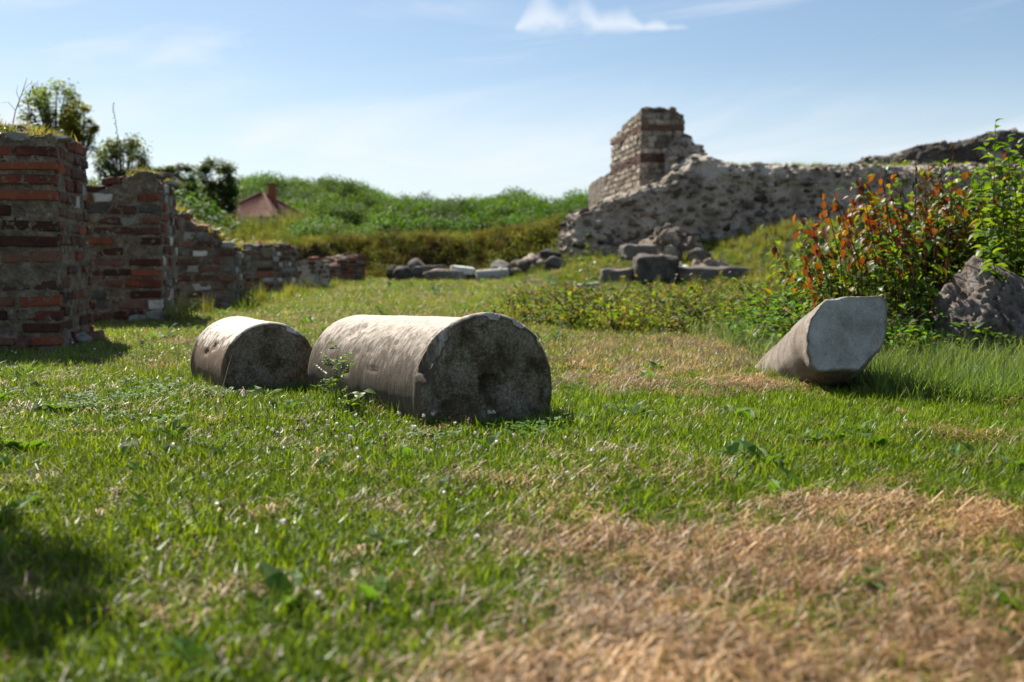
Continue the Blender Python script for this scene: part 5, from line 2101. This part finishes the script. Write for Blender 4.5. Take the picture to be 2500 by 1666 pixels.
d1 = 10.2
stalk('dry_stalk', [P(28, 318, d1), P(38, 270, d1), P(55, 225, d1), P(66, 190, d1)], [.006, .005, .004, .002], 'bare forked stalk standing on the tallest red brick pier', 0, 3, forks=([P(38, 270, d1), P(20, 250, d1), P(2, 252, d1)], [P(55, 225, d1), P(62, 215, d1), P(78, 200, d1)], [P(48, 245, d1), P(40, 225, d1), P(44, 208, d1)]))
stalk('dry_stalk', [P(60, 318, d1), P(72, 280, d1), P(64, 240, d1), P(76, 214, d1)], [.004, .0035, .003, .0015], 'thin crooked stalk beside the bare forked one on the tallest red pier', 6, 5)
stalk('dry_stalk', [P(292, 415, 14.3), P(289, 350, 14.3), P(283, 300, 14.3), P(276, 253, 14.3)], [.004, .0035, .003, .002], 'tall thin seed stalk standing up from the second pier', 14, 7)


def pier_tops():
    """soil, grass and dry blades on the ragged pier tops"""
    gr = [blade_clump('t%d' % i, 34, .09, .06, .22, .004, 1.0, M['grass'], 900 + i, (.09, .12, .03), (.32, .27, .13)) for i in range(3)]
    Pt, Sc, Ti = [], [], []

    def on(A, vdir, W, D, z, n, f=1.0, s0=0, green=1.0):
        v = Vector((vdir[0], vdir[1], 0)).normalized()
        u = Vector((-v.y, v.x, 0))
        for k in range(n):
            s, t = rnd.uniform(.05 + s0, W - .1), rnd.uniform(.05, D - .1)
            p = Vector((A[0], A[1], 0)) + u * s + v * t
            Pt.append((p.x, p.y, z(s, t)))
            Sc.append(rnd.uniform(.5, 1.2) * f)
            Ti.append((rnd.uniform(.8, 1.1), rnd.uniform(.85, 1.15) * green, .9))
    on((-4.36, 9.6), VD, 1.5, 1.7, lambda s, t: 2.08, 40)
    on((-4.36, 9.6), VD, 1.5, 1.7, lambda s, t: 2.20 + .04, 26, .7, .35)
    on((-4.86, 13.8), (-.2, .98), 1.5, 2.0, lambda s, t: top2(s, t) + .03, 40)
    on((-5.02, 18.0), (-.15, .99), 1.35, 1.8, lambda s, t: top3(s, t) + .03, 46, 1.2)
    on((-6.3, 26.0), (.28, .96), 1.05, 1.6, lambda s, t: top4(s, t) + .03, 26, 1.2)
    # along the tops of the ruined walls
    for k in range(420):
        x = rnd.uniform(8.6, 24)
        Pt.append((x, 41.0 + rnd.uniform(-.3, 1.3), 4.72))
        Sc.append(rnd.uniform(.8, 1.7))
        Ti.append((.8, 1.05, .6))
    n = len(Pt)
    scatter('pier_grass', np.array(Pt), rng.uniform(0, 6.28, n), .3, np.array(Sc), np.array(Ti), rng.integers(0, 3, n), gr, 'dry and green tufts growing on the broken pier and wall tops')
    # mound of old mortar on the first pier
    A = Vector((-4.36, 9.6, 0))
    v = Vector((VD[0], VD[1], 0)).normalized()
    u = Vector((-v.y, v.x, 0))
    V, F = rock_verts(4, (.62, .62, .17), 77, 10, .2, .1, .8)
    c = A + u * .95 + v * .8 + Vector((0, 0, 2.10)) - Vector(p1.location)
    mk('mortar_mound', V + np.array(c), F, M['mortar'], p1, smooth=True)


pier_tops()
stalk('twig', [P(500, 1035, 5.05), P(560, 1015, 5.22), P(640, 1018, 5.2), P(730, 1035, 5.05)], [.003, .004, .003, .002], 'thin dry twig lying on the grass before the smaller drum', 0, 9, 'stem', 'twig')
stalk('dry_stalk', [P(528, 1020, 5.3), P(540, 960, 5.5), P(556, 900, 5.7), P(566, 868, 5.8)], [.0025, .002, .0018, .001], 'thin dark stalk leaning up in front of the smaller drum', 0, 10, 'stem')
